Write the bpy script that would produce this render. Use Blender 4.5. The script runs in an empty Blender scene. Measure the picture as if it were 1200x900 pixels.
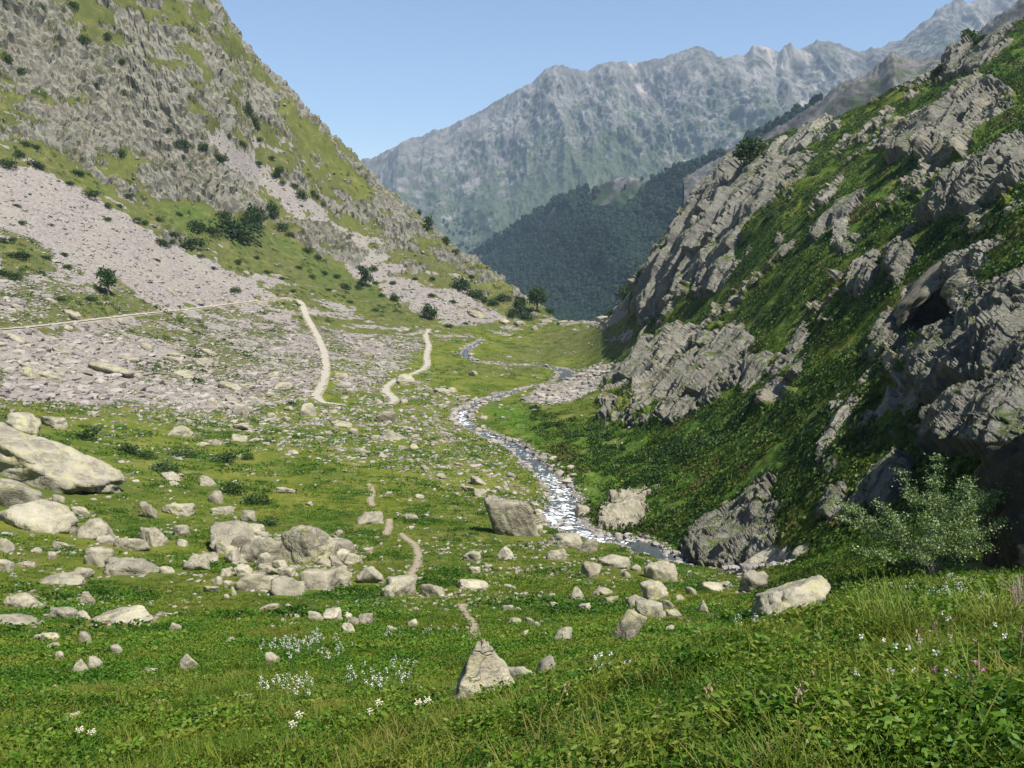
import bpy, bmesh, math, time
import numpy as np
from mathutils import Vector
T0=time.time()
def log(s): print('[%.1fs] %s'%(time.time()-T0,s),flush=True)
rng=np.random.default_rng(7)
scene=bpy.context.scene
col=scene.collection
F=933.0; PITCH=math.radians(12.1); CP,SP=math.cos(PITCH),math.sin(PITCH)

# ------------------------------------------------------------------ projection
def pix_dir(u,v):
    a=(u-600)/F; b=-(v-450)/F
    return np.array([a, CP+SP*b, -SP+CP*b])
def wpt(u,v,Y):
    d=pix_dir(u,v); return d*(Y/d[1])
def proj(x,y,z):
    dep=np.maximum(y*CP-z*SP,0.05)
    return 600+F*x/dep, 450-F*(y*SP+z*CP)/dep

# ------------------------------------------------------------------ noise
def _hash(ix,iy,iz,seed):
    n=(ix.astype(np.uint32)*np.uint32(374761393))^(iy.astype(np.uint32)*np.uint32(668265263))^(iz.astype(np.uint32)*np.uint32(2147483647))
    n=n+np.uint32((seed*974711)&0xffffffff)
    n=(n^(n>>np.uint32(13)))*np.uint32(1274126177)
    n=(n^(n>>np.uint32(16)))*np.uint32(2246822519)
    return n^(n>>np.uint32(15))
_G=rng.normal(size=(256,3)); _G=(_G/np.linalg.norm(_G,axis=1)[:,None]).astype(np.float32)
def noise3(x,y,z,seed=0):
    x=np.asarray(x,np.float32);y=np.asarray(y,np.float32);z=np.asarray(z,np.float32)
    x,y,z=np.broadcast_arrays(x,y,z)
    fx=np.floor(x);fy=np.floor(y);fz=np.floor(z)
    ix=fx.astype(np.int32);iy=fy.astype(np.int32);iz=fz.astype(np.int32)
    x=x-fx;y=y-fy;z=z-fz
    u=x*x*x*(x*(x*6-15)+10);v=y*y*y*(y*(y*6-15)+10);w=z*z*z*(z*(z*6-15)+10)
    def g(dx,dy,dz):
        h=(_hash(ix+dx,iy+dy,iz+dz,seed)&np.uint32(255)).astype(np.int32)
        G=_G[h]; return G[...,0]*(x-dx)+G[...,1]*(y-dy)+G[...,2]*(z-dz)
    a=g(0,0,0);b=g(1,0,0);c=g(0,1,0);d=g(1,1,0)
    p=a+u*(b-a);q=c+u*(d-c);r0=p+v*(q-p)
    a=g(0,0,1);b=g(1,0,1);c=g(0,1,1);d=g(1,1,1)
    p=a+u*(b-a);q=c+u*(d-c);r1=p+v*(q-p)
    return (r0+w*(r1-r0))*1.5
def fbm(x,y,z,sc,octv=4,seed=0,gain=.5):
    s=0;a=1;f=1/sc;t=0
    for i in range(octv):
        s=s+a*noise3(x*f,y*f,z*f,seed+i*17);t+=a;a*=gain;f*=2.03
    return s/t
def ridged(x,y,z,sc,octv=4,seed=0,gain=.5):
    s=0;a=1;f=1/sc;t=0
    for i in range(octv):
        s=s+a*(1-np.abs(noise3(x*f,y*f,z*f,seed+i*17))*1.6);t+=a;a*=gain;f*=2.07
    return s/t
def sstep(a,b,x):
    t=np.clip((x-a)/(b-a),0,1); return t*t*(3-2*t)

# ------------------------------------------------------------------ mesh helpers
def mesh_np(name,verts,faces,smooth=True,attrs=None):
    """verts (N,3); faces: (M,3) or (M,4) array, or list of such arrays"""
    me=bpy.data.meshes.new(name)
    fl=faces if isinstance(faces,list) else [faces]
    fl=[np.asarray(f,np.int32) for f in fl if len(f)]
    verts=np.asarray(verts,np.float32)
    me.vertices.add(len(verts)); me.vertices.foreach_set('co',verts.ravel())
    idx=np.concatenate([f.ravel() for f in fl]); tot=np.concatenate([np.full(len(f),f.shape[1],np.int32) for f in fl])
    st=np.concatenate([[0],np.cumsum(tot)[:-1]]).astype(np.int32)
    me.loops.add(len(idx)); me.loops.foreach_set('vertex_index',idx)
    me.polygons.add(len(tot)); me.polygons.foreach_set('loop_start',st)
    me.polygons.foreach_set('use_smooth',np.full(len(tot),smooth,bool))
    me.update(calc_edges=True)
    for k,a in (attrs or {}).items():
        at_=me.attributes.new(k,'FLOAT','POINT'); at_.data.foreach_set('value',np.asarray(a,np.float32))
    return me
def link(name,me,mat,parent=None,loc=None):
    o=bpy.data.objects.new(name,me); col.objects.link(o)
    if mat is not None and me is not None and not me.materials: me.materials.append(mat)
    if parent: o.parent=parent
    if loc is not None: o.location=loc
    return o
def tag(o,label=None,cat=None,group=None,kind=None):
    if label: o['label']=label
    if cat: o['category']=cat
    if group: o['group']=group
    if kind: o['kind']=kind
    return o
def grid_faces(nr,nc):
    i=np.arange(nr-1)[:,None]*nc+np.arange(nc-1)[None,:]
    return np.stack([i,i+1,i+nc+1,i+nc],-1).reshape(-1,4)

# ------------------------------------------------------------------ materials
class NT:
    def __init__(s,name):
        s.m=bpy.data.materials.new(name); s.m.use_nodes=True; s.t=s.m.node_tree; s.t.nodes.clear()
        s.out=s.t.nodes.new('ShaderNodeOutputMaterial')
    def n(s,typ,props=None,**ins):
        nd=s.t.nodes.new('ShaderNode'+typ)
        for k,v in (props or {}).items(): setattr(nd,k,v)
        for k,v in ins.items(): s.set(nd,k,v)
        return nd
    def set(s,nd,k,v):
        key=int(k[1:]) if k[0]=='i' and k[1:].isdigit() else k.replace('_',' ')
        sock=nd.inputs[key]
        if hasattr(v,'is_output'): s.t.links.new(v,sock)
        else:
            if sock.type=='RGBA' and len(v)==3: v=(*v,1)
            sock.default_value=v
    def math(s,op,a,b=0.0,clamp=False):
        nd=s.n('Math',{'operation':op,'use_clamp':clamp},i0=a,i1=b); return nd.outputs[0]
    def mix(s,f,a,b,blend='MIX'):
        nd=s.n('Mix',{'data_type':'RGBA','blend_type':blend}); s.set(nd,'i0',f); s.set(nd,'i6',a); s.set(nd,'i7',b); return nd.outputs[2]
    def ramp(s,f,a,b):
        nd=s.n('MapRange',{'interpolation_type':'SMOOTHSTEP'},i0=f,i1=a,i2=b); return nd.outputs[0]
    def noise(s,vec,scale,detail=4,rough=.55,dist=0):
        nd=s.n('TexNoise',Scale=scale,Detail=detail,Roughness=rough,Distortion=dist); s.set(nd,'Vector',vec); return nd.outputs['Fac']
    def attr(s,name):
        return s.n('Attribute',{'attribute_name':name}).outputs['Fac']
    def coord(s,kind='Object'): return s.n('TexCoord').outputs[kind]
    def bsdf(s,color,rough=.9,normal=None,trans=0,spec=.2):
        p=s.n('BsdfPrincipled',Roughness=rough); s.set(p,'Base Color',color); s.set(p,'Specular IOR Level',spec)
        if normal is not None: s.set(p,'Normal',normal)
        o=p.outputs[0]
        if trans:
            tr=s.n('BsdfTranslucent'); s.set(tr,'Color',color)
            if normal is not None: s.set(tr,'Normal',normal)
            mx=s.n('MixShader',i0=trans); s.set(mx,'i1',o); s.set(mx,'i2',tr.outputs[0]); o=mx.outputs[0]
        s.t.links.new(o,s.out.inputs[0]); return s.m
    def bump(s,h,strength=.6,dist=.1,normal=None):
        nd=s.n('Bump',Strength=strength,Distance=dist); s.set(nd,'Height',h)
        if normal is not None: s.set(nd,'Normal',normal)
        return nd.outputs[0]

def rock_colour(N,co,sc,pale=1.0,lichen=.35,warm=0.0):
    """layered rock colour and bump height at feature scale sc (metres)"""
    n1=N.noise(co,1.0/sc,6,.62,.4); n2=N.noise(co,4.5/sc,5,.6); n3=N.noise(co,22/sc,3,.6)
    c=N.mix(N.ramp(n1,.33,.67),(.235*pale,.212*pale,.162*pale),(.425*pale,.392*pale,.292*pale))
    c=N.mix(N.math('MULTIPLY',N.ramp(n2,.45,.75),.45),c,(.47*pale,.438*pale,.345*pale))
    c=N.mix(N.math('MULTIPLY',N.ramp(N.noise(co,1.7/sc,5,.65,.6),.5,.62),lichen),c,(.43*pale,.405*pale,.21*pale))
    c=N.mix(N.math('MULTIPLY',N.ramp(N.noise(co,2.6/sc,6,.7),.56,.68),.55),c,(.13,.125,.115))
    c=N.mix(N.math('MULTIPLY',N.ramp(N.noise(co,.8/sc,3),.6,.7),warm),c,(.27,.18,.13))
    c=N.mix(N.math('MULTIPLY',N.ramp(n3,.58,.7),.4),c,(.14,.135,.12))
    vor=N.n('TexVoronoi',{'feature':'DISTANCE_TO_EDGE'},Scale=1.3/sc)
    wob=N.n('VectorMath',{'operation':'ADD'}); N.set(wob,'i0',co)
    nz=N.n('TexNoise',Scale=2.2/sc,Detail=3); N.set(nz,'Vector',co)
    vm=N.n('VectorMath',{'operation':'SCALE'},Scale=sc*.6); N.set(vm,'i0',nz.outputs['Color']); N.set(wob,'i1',vm.outputs[0])
    N.set(vor,'Vector',wob.outputs[0])
    crack=N.math('MAXIMUM',N.ramp(vor.outputs[0],0.0,.028),N.ramp(n1,.44,.56))
    c=N.mix(N.math('MULTIPLY',N.math('SUBTRACT',1.0,crack),.22),c,(.10,.095,.085))
    h=N.math('ADD',N.math('MULTIPLY',n1,1.0),N.math('MULTIPLY',n2,.45))
    h=N.math('ADD',h,N.math('MULTIPLY',n3,.16))
    h=N.math('ADD',h,N.math('MULTIPLY',crack,.16))
    return c,h
def rock_mat(name,sc,pale=1.0,lichen=.35,warm=0.0,bs=.7):
    N=NT(name); tc=N.coord('Object')
    inf=N.n('ObjectInfo'); off=N.n('VectorMath',{'operation':'ADD'}); N.set(off,'i0',tc)
    sc_=N.n('VectorMath',{'operation':'SCALE'},Scale=37.0); cmb=N.n('CombineXYZ'); 
    for k in range(3): N.set(cmb,'i%d'%k,inf.outputs['Random'])
    N.set(sc_,'i0',cmb.outputs[0]); N.set(off,'i1',sc_.outputs[0])
    c,h=rock_colour(N,off.outputs[0],sc,pale,lichen,warm)
    v=N.n('HueSaturation'); N.set(v,'Color',c); N.set(v,'Value',N.math('ADD',.88,N.math('MULTIPLY',inf.outputs['Random'],.26)))
    return N.bsdf(v.outputs[0],.92,N.bump(h,bs,.25*sc))
def leaf_mat(name,cols,trans=.35,rough=.6,spec=.3,attr='tint'):
    N=NT(name); t=N.attr(attr)
    c=cols[0]
    for i in range(1,len(cols)):
        c=N.mix(N.ramp(t,(i-1)/(len(cols)-1),i/(len(cols)-1)),c,cols[i])
    n=N.noise(N.coord('Object'),3.0,2)
    c=N.mix(N.math('MULTIPLY',N.ramp(n,.4,.7),.3),c,tuple(x*.6 for x in cols[0]))
    return N.bsdf(c,rough,None,trans,spec)
def flat_mat(name,c,rough=.8,trans=0,var=.25,sc=8):
    N=NT(name); n=N.noise(N.coord('Object'),sc,4)
    return N.bsdf(N.mix(n,tuple(x*(1-var) for x in c),tuple(min(1,x*(1+var)) for x in c)),rough,None,trans)

# ------------------------------------------------------------------ base terrain from survey points (u,v,forward distance)
ctl=[
 (0,900,7),(300,900,6),(600,900,4.5),(900,900,3),(1200,900,2.6),
 (0,850,10),(300,850,8.5),(600,850,6.4),(900,850,4),(1200,850,3.4),
 (0,800,15),(300,800,14),(570,810,14),(700,800,9.5),(900,800,5.6),(1200,800,4.6),
 (0,750,24),(300,750,24),(600,750,25),(750,750,19),(900,750,9),(1050,750,7),(1200,750,6.3),
 (0,700,36),(300,700,40),(600,700,42),(800,700,40),(925,705,27),(1050,700,10.5),(1200,700,9.2),
 (0,650,50),(300,650,60),(600,650,66),(750,650,70),(870,655,68),(940,660,52),(1040,655,36),
 (0,600,66),(300,600,84),(600,600,95),(680,600,98),(760,600,96),(900,600,74),(1000,600,57),(1100,600,46),(1200,600,40),
 (0,550,84),(300,550,112),(500,550,122),(610,550,130),(700,550,124),(800,550,106),(900,550,82),(1000,550,62),(1100,550,50),(1200,550,43),
 (0,500,110),(200,500,140),(400,500,165),(545,500,172),(650,500,165),(750,500,140),(850,500,110),(950,500,82),(1100,500,57),(1200,500,47),
 (0,450,145),(200,450,190),(400,450,225),(500,450,235),(660,450,238),(715,450,212),(770,450,168),(850,450,128),(950,450,97),(1100,450,64),(1200,450,51),
 (0,400,175),(200,400,240),(350,400,285),(450,400,310),(560,400,325),(700,400,322),(740,400,275),(800,400,192),(900,400,132),(1000,400,98),(1100,400,73),(1200,400,56),
 (0,375,195),(200,375,262),(400,375,345),(500,375,372),(560,376,385),(640,375,400),(690,375,395),(720,372,358),(760,375,262),(850,375,172),(950,375,124),(1100,375,79),(1200,375,60),
 (0,350,214),(200,350,287),(350,350,347),(450,350,388),(550,350,418),(575,318,468),(602,337,455),(630,354,442),(648,367,430),(600,360,425),(600,378,395),(735,345,345),(800,350,225),(900,350,150),(1000,350,110),(1100,350,84),(1200,350,64),
 (0,300,247),(200,300,332),(350,300,402),(450,300,445),(545,300,478),(768,300,320),(850,300,215),(950,300,146),(1050,300,108),(1200,300,71),
 (0,250,277),(150,250,337),(300,250,412),(400,250,465),(488,250,505),(800,250,320),(900,250,208),(1000,250,152),(1100,250,116),(1200,250,80),
 (0,200,307),(150,200,372),(300,200,447),(432,200,515),(835,205,330),(900,200,262),(1000,200,190),(1100,200,140),(1200,200,98),
 (0,150,327),(150,150,387),(300,150,457),(386,152,505),(935,150,292),(1000,150,238),(1100,150,170),(1200,150,120),
 (0,100,347),(150,100,407),(328,100,485),(1050,102,255),(1100,100,218),(1200,100,150),
 (0,50,364),(150,50,417),(284,50,468),(1150,50,232),(1200,50,190),
 (0,0,382),(150,0,427),(241,0,458),(1200,25,218),
 (0,-120,425),(150,-150,470),(-200,0,330),(-200,200,255),(-200,400,130),(-200,600,52),(-200,750,20),(-200,870,8),
 (1400,700,8.6),(1400,520,44),(1400,350,72),(1400,180,135),(1400,60,200),(1400,850,3.2),
]
# a little more land beyond each visible crest, falling away behind it
P=[wpt(*c) for c in ctl]
for (u,v,Y) in [(241,0,458),(284,50,468),(328,100,485),(386,152,505),(432,200,515),(488,250,505),(545,300,478),(575,318,468),(602,337,455),(630,354,442),(648,367,430)]:
    for k,dz in ((1.14,34),(1.45,150)):
        q=wpt(u,v,Y); P.append(np.array([q[0]*k,q[1]*k,q[2]*k-dz]))
for (u,v,Y) in [(1200,25,218),(1150,50,232),(1050,102,255),(935,150,292),(835,205,330),(800,250,320),(768,300,320),(735,345,345)]:
    for k,dz in ((1.18,26),(1.5,100)):
        q=wpt(u,v,Y); P.append(np.array([q[0]*k,q[1]*k,q[2]*k-dz]))
for (u,v,Y) in [(664,373,402),(690,375,395)]:
    for k,dz in ((1.08,14),(1.25,58),(1.6,150)):
        q=wpt(u,v,Y); P.append(np.array([q[0]*k,q[1]*k,q[2]*k-dz]))
# ground at the photographer's feet, and the gully hidden behind the near bank
P+= [np.array(p,float) for p in [(0,1,-1.9),(-1.2,.6,-1.85),(1.2,.6,-1.65),(2.5,.6,-1.5),(-3,1,-2.3),(0.,2,-2.35),(1.3,2.2,-2.1),(-2,2.2,-2.75),
   (6,17,-10.2),(8.5,20,-11.5),(12.5,19,-10.2),(10,32,-17.5),(18,30,-14)]]
P=np.array(P)
def warp(x,y): return np.arctan2(x,y)*2.2, np.log(np.hypot(x,y)+.3)
cx,cy=warp(P[:,0],P[:,1]); ce=P[:,2]/np.hypot(P[:,0],P[:,1])
D=np.hypot(cx[:,None]-cx[None],cy[:,None]-cy[None])
def ker(d): return d*d*np.log(d+1e-9)
n=len(P); A=np.zeros((n+3,n+3)); A[:n,:n]=ker(D)+np.eye(n)*2e-3; A[:n,n]=1;A[:n,n+1]=cx;A[:n,n+2]=cy;A[n:,:n]=A[:n,n:].T
W=np.linalg.solve(A,np.concatenate([ce,[0,0,0]]))
def rbf_elev(x,y):
    a,b=warp(x,y); a=a.ravel();b=b.ravel(); out=np.zeros(len(a))
    for i in range(0,len(a),40000):
        aa=a[i:i+40000];bb=b[i:i+40000]
        d=np.sqrt((aa[:,None]-cx[None])**2+(bb[:,None]-cy[None])**2).astype(np.float32)
        out[i:i+40000]=(d*d*np.log(d+1e-9))@W[:n].astype(np.float32)+W[n]+W[n+1]*aa+W[n+2]*bb
    return out.reshape(x.shape)

AZ=np.concatenate([np.radians(np.linspace(-75,-36.2,26)),np.radians(np.linspace(-36,36,780)),np.radians(np.linspace(36.2,75,26))])
R=np.concatenate([np.geomspace(.7,45,400),np.geomspace(45,520,1020)[1:],np.geomspace(520,760,60)[1:]])
NA,NR=len(AZ),len(R); LR=np.log(R)
# smooth field evaluated on a coarser grid and interpolated
ca=np.radians(np.linspace(-75,75,301)); cr=np.geomspace(.7,760,340)
cX=np.sin(ca)[None]*cr[:,None]; cY=np.cos(ca)[None]*cr[:,None]
CE=rbf_elev(cX,cY)
def bil(G,ai,ri):
    a0=np.clip(np.floor(ai).astype(int),0,G.shape[1]-2);r0=np.clip(np.floor(ri).astype(int),0,G.shape[0]-2)
    fa=np.clip(ai-a0,0,1);fr=np.clip(ri-r0,0,1)
    return (G[r0,a0]*(1-fa)+G[r0,a0+1]*fa)*(1-fr)+(G[r0+1,a0]*(1-fa)+G[r0+1,a0+1]*fa)*fr
ai=(AZ-ca[0])/(ca[1]-ca[0]); ri=(LR-math.log(.7))/(math.log(760/.7)/339)
E0=bil(CE,np.broadcast_to(ai[None],(NR,NA)),np.broadcast_to(ri[:,None],(NR,NA)))
X=(np.sin(AZ)[None]*R[:,None]);Y=(np.cos(AZ)[None]*R[:,None])
RR=np.broadcast_to(R[:,None],(NR,NA))
Z0=E0*RR
log('base terrain %d verts'%(NA*NR))

class Field:
    def __init__(s,Z): s.Z=Z; s.E=Z/RR
    def idx(s,x,y):
        a=np.arctan2(x,y); r=np.log(np.maximum(np.hypot(x,y),.71))
        return np.interp(a,AZ,np.arange(NA)), np.interp(r,LR,np.arange(NR))
    def z(s,x,y):
        ai,ri=s.idx(np.asarray(x,float),np.asarray(y,float)); return bil(s.Z,ai,ri)
    def at(s,u,v):
        """first place where the sight line through a survey pixel meets the ground"""
        d=pix_dir(u,v); a=math.atan2(d[0],d[1]); te=d[2]/math.hypot(d[0],d[1])
        ai=np.interp(a,AZ,np.arange(NA)); a0=min(int(ai),NA-2); f=ai-a0
        e=s.E[:,a0]*(1-f)+s.E[:,a0+1]*f
        hit=np.nonzero(e[8:]>=te)[0]
        if len(hit)==0:
            j=60+int(np.argmax(e[60:])); r=R[j]
        else:
            j=hit[0]+8; e0,e1=e[j-1],e[j]; t=(te-e0)/(e1-e0) if e1>e0 else 1
            r=R[j-1]+(R[j]-R[j-1])*np.clip(t,0,1)
        x,y=r*math.sin(a),r*math.cos(a)
        return np.array([x,y,float(s.z(x,y))])
    def normal(s,x,y,h=None):
        h=h or max(.05,math.hypot(x,y)*.006)
        gx=(s.z(x+h,y)-s.z(x-h,y))/(2*h);gy=(s.z(x,y+h)-s.z(x,y-h))/(2*h)
        nn=np.array([-gx,-gy,1.0]); return nn/np.linalg.norm(nn)
B0=Field(Z0)
U,V=proj(X,Y,Z0)     # bearing map of the survey, used to look regions up on the ground plan

def poly_sd(poly,U,V):
    """signed distance (inside positive) of ground points to a surveyed outline"""
    p=np.array(poly,float); m=60
    out=np.full(U.shape,-1e3,np.float32)
    sel=(U>p[:,0].min()-m)&(U<p[:,0].max()+m)&(V>p[:,1].min()-m)&(V<p[:,1].max()+m)
    u=U[sel];v=V[sel]; d=np.full(u.shape,1e9);ins=np.zeros(u.shape,bool)
    for i in range(len(p)):
        a=p[i];b=p[(i+1)%len(p)]; ab=b-a
        t=np.clip(((u-a[0])*ab[0]+(v-a[1])*ab[1])/max(ab@ab,1e-9),0,1)
        d=np.minimum(d,np.hypot(u-a[0]-t*ab[0],v-a[1]-t*ab[1]))
        c=((a[1]>v)!=(b[1]>v))&(u<(b[0]-a[0])*(v-a[1])/((b[1]-a[1]) if b[1]!=a[1] else 1e-9)+a[0]); ins^=c
    out[sel]=np.where(ins,d,-d); return out
def spline(pts,n=12):
    p=np.array(pts,float); q=np.vstack([2*p[0]-p[1],p,2*p[-1]-p[-2]]); o=[]
    for i in range(1,len(q)-2):
        t=np.linspace(0,1,n,endpoint=False)[:,None]
        a,b,c,d=q[i-1],q[i],q[i+1],q[i+2]
        o.append(.5*((2*b)+(-a+c)*t+(2*a-5*b+4*c-d)*t**2+(-a+3*b-3*c+d)*t**3))
    return np.vstack(o+[p[-1:]])
def line_dist(W3,half,X,Y):
    """plan distance of ground points to a 3-D polyline divided by its half width, and its height there"""
    best=np.full(X.shape,1e6,np.float32);bz=np.zeros(X.shape,np.float32)
    lo=W3[:,:2].min(0)-12;hi=W3[:,:2].max(0)+12
    sel=(X>lo[0])&(X<hi[0])&(Y>lo[1])&(Y<hi[1]); x=X[sel];y=Y[sel];b=best[sel];z=bz[sel]
    for i in range(len(W3)-1):
        p,q=W3[i],W3[i+1];d=q[:2]-p[:2];L=max(d@d,1e-9)
        t=np.clip(((x-p[0])*d[0]+(y-p[1])*d[1])/L,0,1)
        dd=np.hypot(x-p[0]-t*d[0],y-p[1]-t*d[1])/(half[i]*(1-t)+half[i+1]*t)
        k=dd<b; b=np.where(k,dd,b); z=np.where(k,p[2]*(1-t)+q[2]*t,z)
    best[sel]=b;bz[sel]=z; return best,bz

# ------------------------------------------------------------------ what grows where (amounts 0..1)
nz_a=fbm(X,Y,Z0,26,3,11); nz_b=fbm(X,Y,Z0,6,3,23); nz_c=fbm(X,Y,Z0,90,2,31)
rockA=np.full(X.shape,.0,np.float32); screeA=np.zeros_like(rockA); lush=np.full(X.shape,.45,np.float32); dry=np.zeros_like(rockA)
wob=(nz_a*14+nz_b*8)*sstep(8,60,RR)
def paint(poly,rock=None,scree=None,lu=None,soft=14,dr=None):
    w=sstep(-soft,soft,poly_sd(poly,U,V)+wob)
    for arr,val in ((rockA,rock),(screeA,scree),(lush,lu),(dry,dr)):
        if val is not None: arr+= (val-arr)*w
LEFT=[(-300,-400),(241,-100),(241,0),(420,190),(545,300),(660,370),(560,380),(480,372),(340,338),(200,275),(60,205),(-300,100)]
paint([(-300,-400),(260,-400),(700,376),(560,382),(400,420),(300,470),(140,476),(0,480),(-300,480)],.42,.34,.35,20,.8)
paint([(-300,-300),(240,-200),(240,0),(300,85),(340,150),(240,140),(260,190),(330,262),(300,275),(230,252),(170,222),(95,188),(40,162),(-300,150)],.62,.0,.3,12)
paint([(150,60),(230,110),(260,190),(330,262),(300,275),(225,250),(170,200),(60,150),(60,60)],.78,.0,.3,10)
paint([(255,0),(340,95),(420,190),(560,310),(600,345),(500,290),(440,240),(380,180),(300,90)],.64,.0,.3,10,.8)
paint([(330,120),(400,190),(460,250),(470,275),(430,250),(380,190),(320,135)],.38,.0,.4,8,.6)
paint([(110,0),(240,0),(290,60),(300,95),(255,60),(190,20)],.50,.0,.4,10,.7)
paint([(232,145),(300,180),(400,265),(480,322),(600,368),(560,384),(480,366),(400,312),(330,245),(262,192)],.16,.72,.3,7)
paint([(340,262),(380,262),(430,300),(415,318),(370,300)],.75,.1,.3,6)
paint([(380,215),(430,235),(500,290),(520,310),(470,290),(400,250)],.6,.1,.3,6)
paint([(560,320),(600,340),(640,365),(600,372),(560,350)],.4,.3,.4,6)
# strip of grass and shrubs under the cliff
paint([(-300,120),(0,163),(60,182),(120,215),(200,262),(300,285),(345,300),(420,335),(505,372),(480,384),(340,338),(260,305),(180,268),(60,200),(-300,150)],.08,.25,.6,7)
paint([(150,222),(300,262),(390,310),(480,368),(440,360),(350,312),(270,290),(200,262)],.05,.0,.75,6)
# upper fan of scree
paint([(-300,170),(0,190),(60,208),(160,262),(260,312),(332,345),(250,356),(150,362),(60,300),(-300,200)],.02,.92,.35,7)
paint([(-300,260),(0,262),(90,300),(150,330),(180,358),(90,378),(0,386),(-300,390)],.1,.5,.4,10)
paint([(0,285),(25,283),(55,315),(30,325),(0,318)],.0,.0,.55,6)
paint([(60,345),(120,342),(185,356),(120,370),(60,372)],.0,.15,.5,6)
# rubble below the track
paint([(-300,392),(0,390),(200,368),(340,350),(372,400),(382,440),(372,470),(300,474),(285,492),(225,512),(200,492),(140,474),(0,480),(-300,480)],.12,.52,.4,9)
paint([(-300,395),(0,393),(110,384),(160,420),(150,468),(0,476),(-300,478)],.05,.85,.35,8)
paint([(200,490),(235,470),(290,470),(290,490),(228,512)],.0,.9,.3,5)
paint([(345,352),(400,356),(470,385),(500,400),(480,430),(440,455),(392,462),(388,420)],.08,.47,.45,9)
paint([(150,385),(215,372),(250,395),(300,420),(270,440),(200,410)],.05,.36,.45,9)
# valley floor meadow
paint([(400,470),(500,440),(540,470),(600,530),(640,580),(640,640),(560,640),(300,560),(140,490),(320,480)],.0,.18,.42,14)
paint([(540,430),(620,400),(640,380),(735,385),(740,405),(690,420),(600,440)],.0,.05,.3,8,dr=.6)
paint([(505,395),(560,385),(650,372),(700,372),(735,380),(700,386),(620,388),(560,400)],.1,.5,.4,6)
paint([(612,470),(640,450),(690,432),(722,425),(715,445),(680,470),(640,476)],.0,1.0,.3,5)
paint([(690,372),(720,352),(745,345),(735,375),(700,384)],.1,.9,.35,4)
paint([(705,400),(740,385),(760,388),(735,402)],.0,.8,.35,4)
paint([(0,380),(0,900),(520,900),(700,760),(640,640),(500,560),(300,520),(0,480)],.0,.04,.45,18)
paint([(0,470),(140,478),(300,545),(300,640),(0,620)],.0,.06,.58,14)
# right-hand side of the valley
RS=[(690,495),(720,430),(740,400),(735,345),(790,250),(860,170),(1000,125),(1100,75),(1200,20),(1500,-200),(1500,640),(1200,640),(1000,680),(880,655),(760,640),(690,610),(610,525),(570,480),(640,478)]
paint(RS,.27,.02,.72,8)
paint([(575,480),(690,495),(760,500),(860,470),(950,470),(1000,560),(900,570),(830,640),(760,640),(700,610),(640,555)],.02,.0,.9,10)
paint([(740,345),(790,250),(860,172),(910,190),(960,215),(900,290),(840,330),(790,372),(745,400)],.50,.0,.65,8)
paint([(690,490),(725,430),(785,385),(850,380),(880,400),(850,455),(770,495),(742,500)],.50,.0,.7,6)
paint([(1030,330),(1200,300),(1500,250),(1500,560),(1200,552),(1085,535),(1040,440)],.38,.02,.6,10)
paint([(1040,185),(1070,140),(1170,95),(1200,110),(1130,185)],.56,.0,.6,8)
paint([(800,290),(900,270),(1000,220),(1060,220),(1040,260),(900,330),(820,370)],.20,.0,.85,8)
paint([(940,330),(1060,270),(1200,240),(1200,320),(1060,330),(960,420)],.27,.02,.7,8)
paint([(950,620),(990,560),(1060,520),(1100,545),(1060,610)],.45,.02,.7,8)
paint([(900,420),(1000,400),(1040,450),(1000,470),(900,460)],.28,.0,.75,8)
# near bank
paint([(520,905),(700,780),(900,725),(1060,690),(1500,640),(1500,950)],.0,.0,.65,8)
paint([(880,700),(1000,650),(1060,680),(1000,720)],.0,.0,.85,6)

# ------------------------------------------------------------------ stream and paths, surveyed and laid on the ground
def lay(pts): return np.array([B0.at(p[0],p[1]) for p in pts])
def lay_line(pts,n=8):
    """pts (u,v,width m) -> smooth 3-D centre line and half widths"""
    w=lay(pts); s=spline(np.column_stack([w,[p[2]/2 for p in pts]]),n); return s[:,:3],np.maximum(s[:,3],.15)
stream_px=[(566,398,2.2),(548,408,2.2),(546,417,2.4),(562,424,2.4),(602,427,2.5),(640,430,3),(662,434,4.5),(664,440,5.0),(650,447,2.2),(612,456,1.8),(578,466,3.2),(558,472,3),(540,486,3.2),(549,498,2.4),(575,510,2.6),(604,523,2.8),(630,545,2.8),(648,562,3.0),(660,578,3.4),(658,596,3.9),(662,612,3.6),(690,626,2.6),(712,632,2.6),(742,636,2.8),(772,648,2.8),(802,656,2.4),(835,661,2.2),(870,664,2.4),(905,660,2.2),(935,654,1.6)]
ST,SW=lay_line(stream_px,8)
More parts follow.
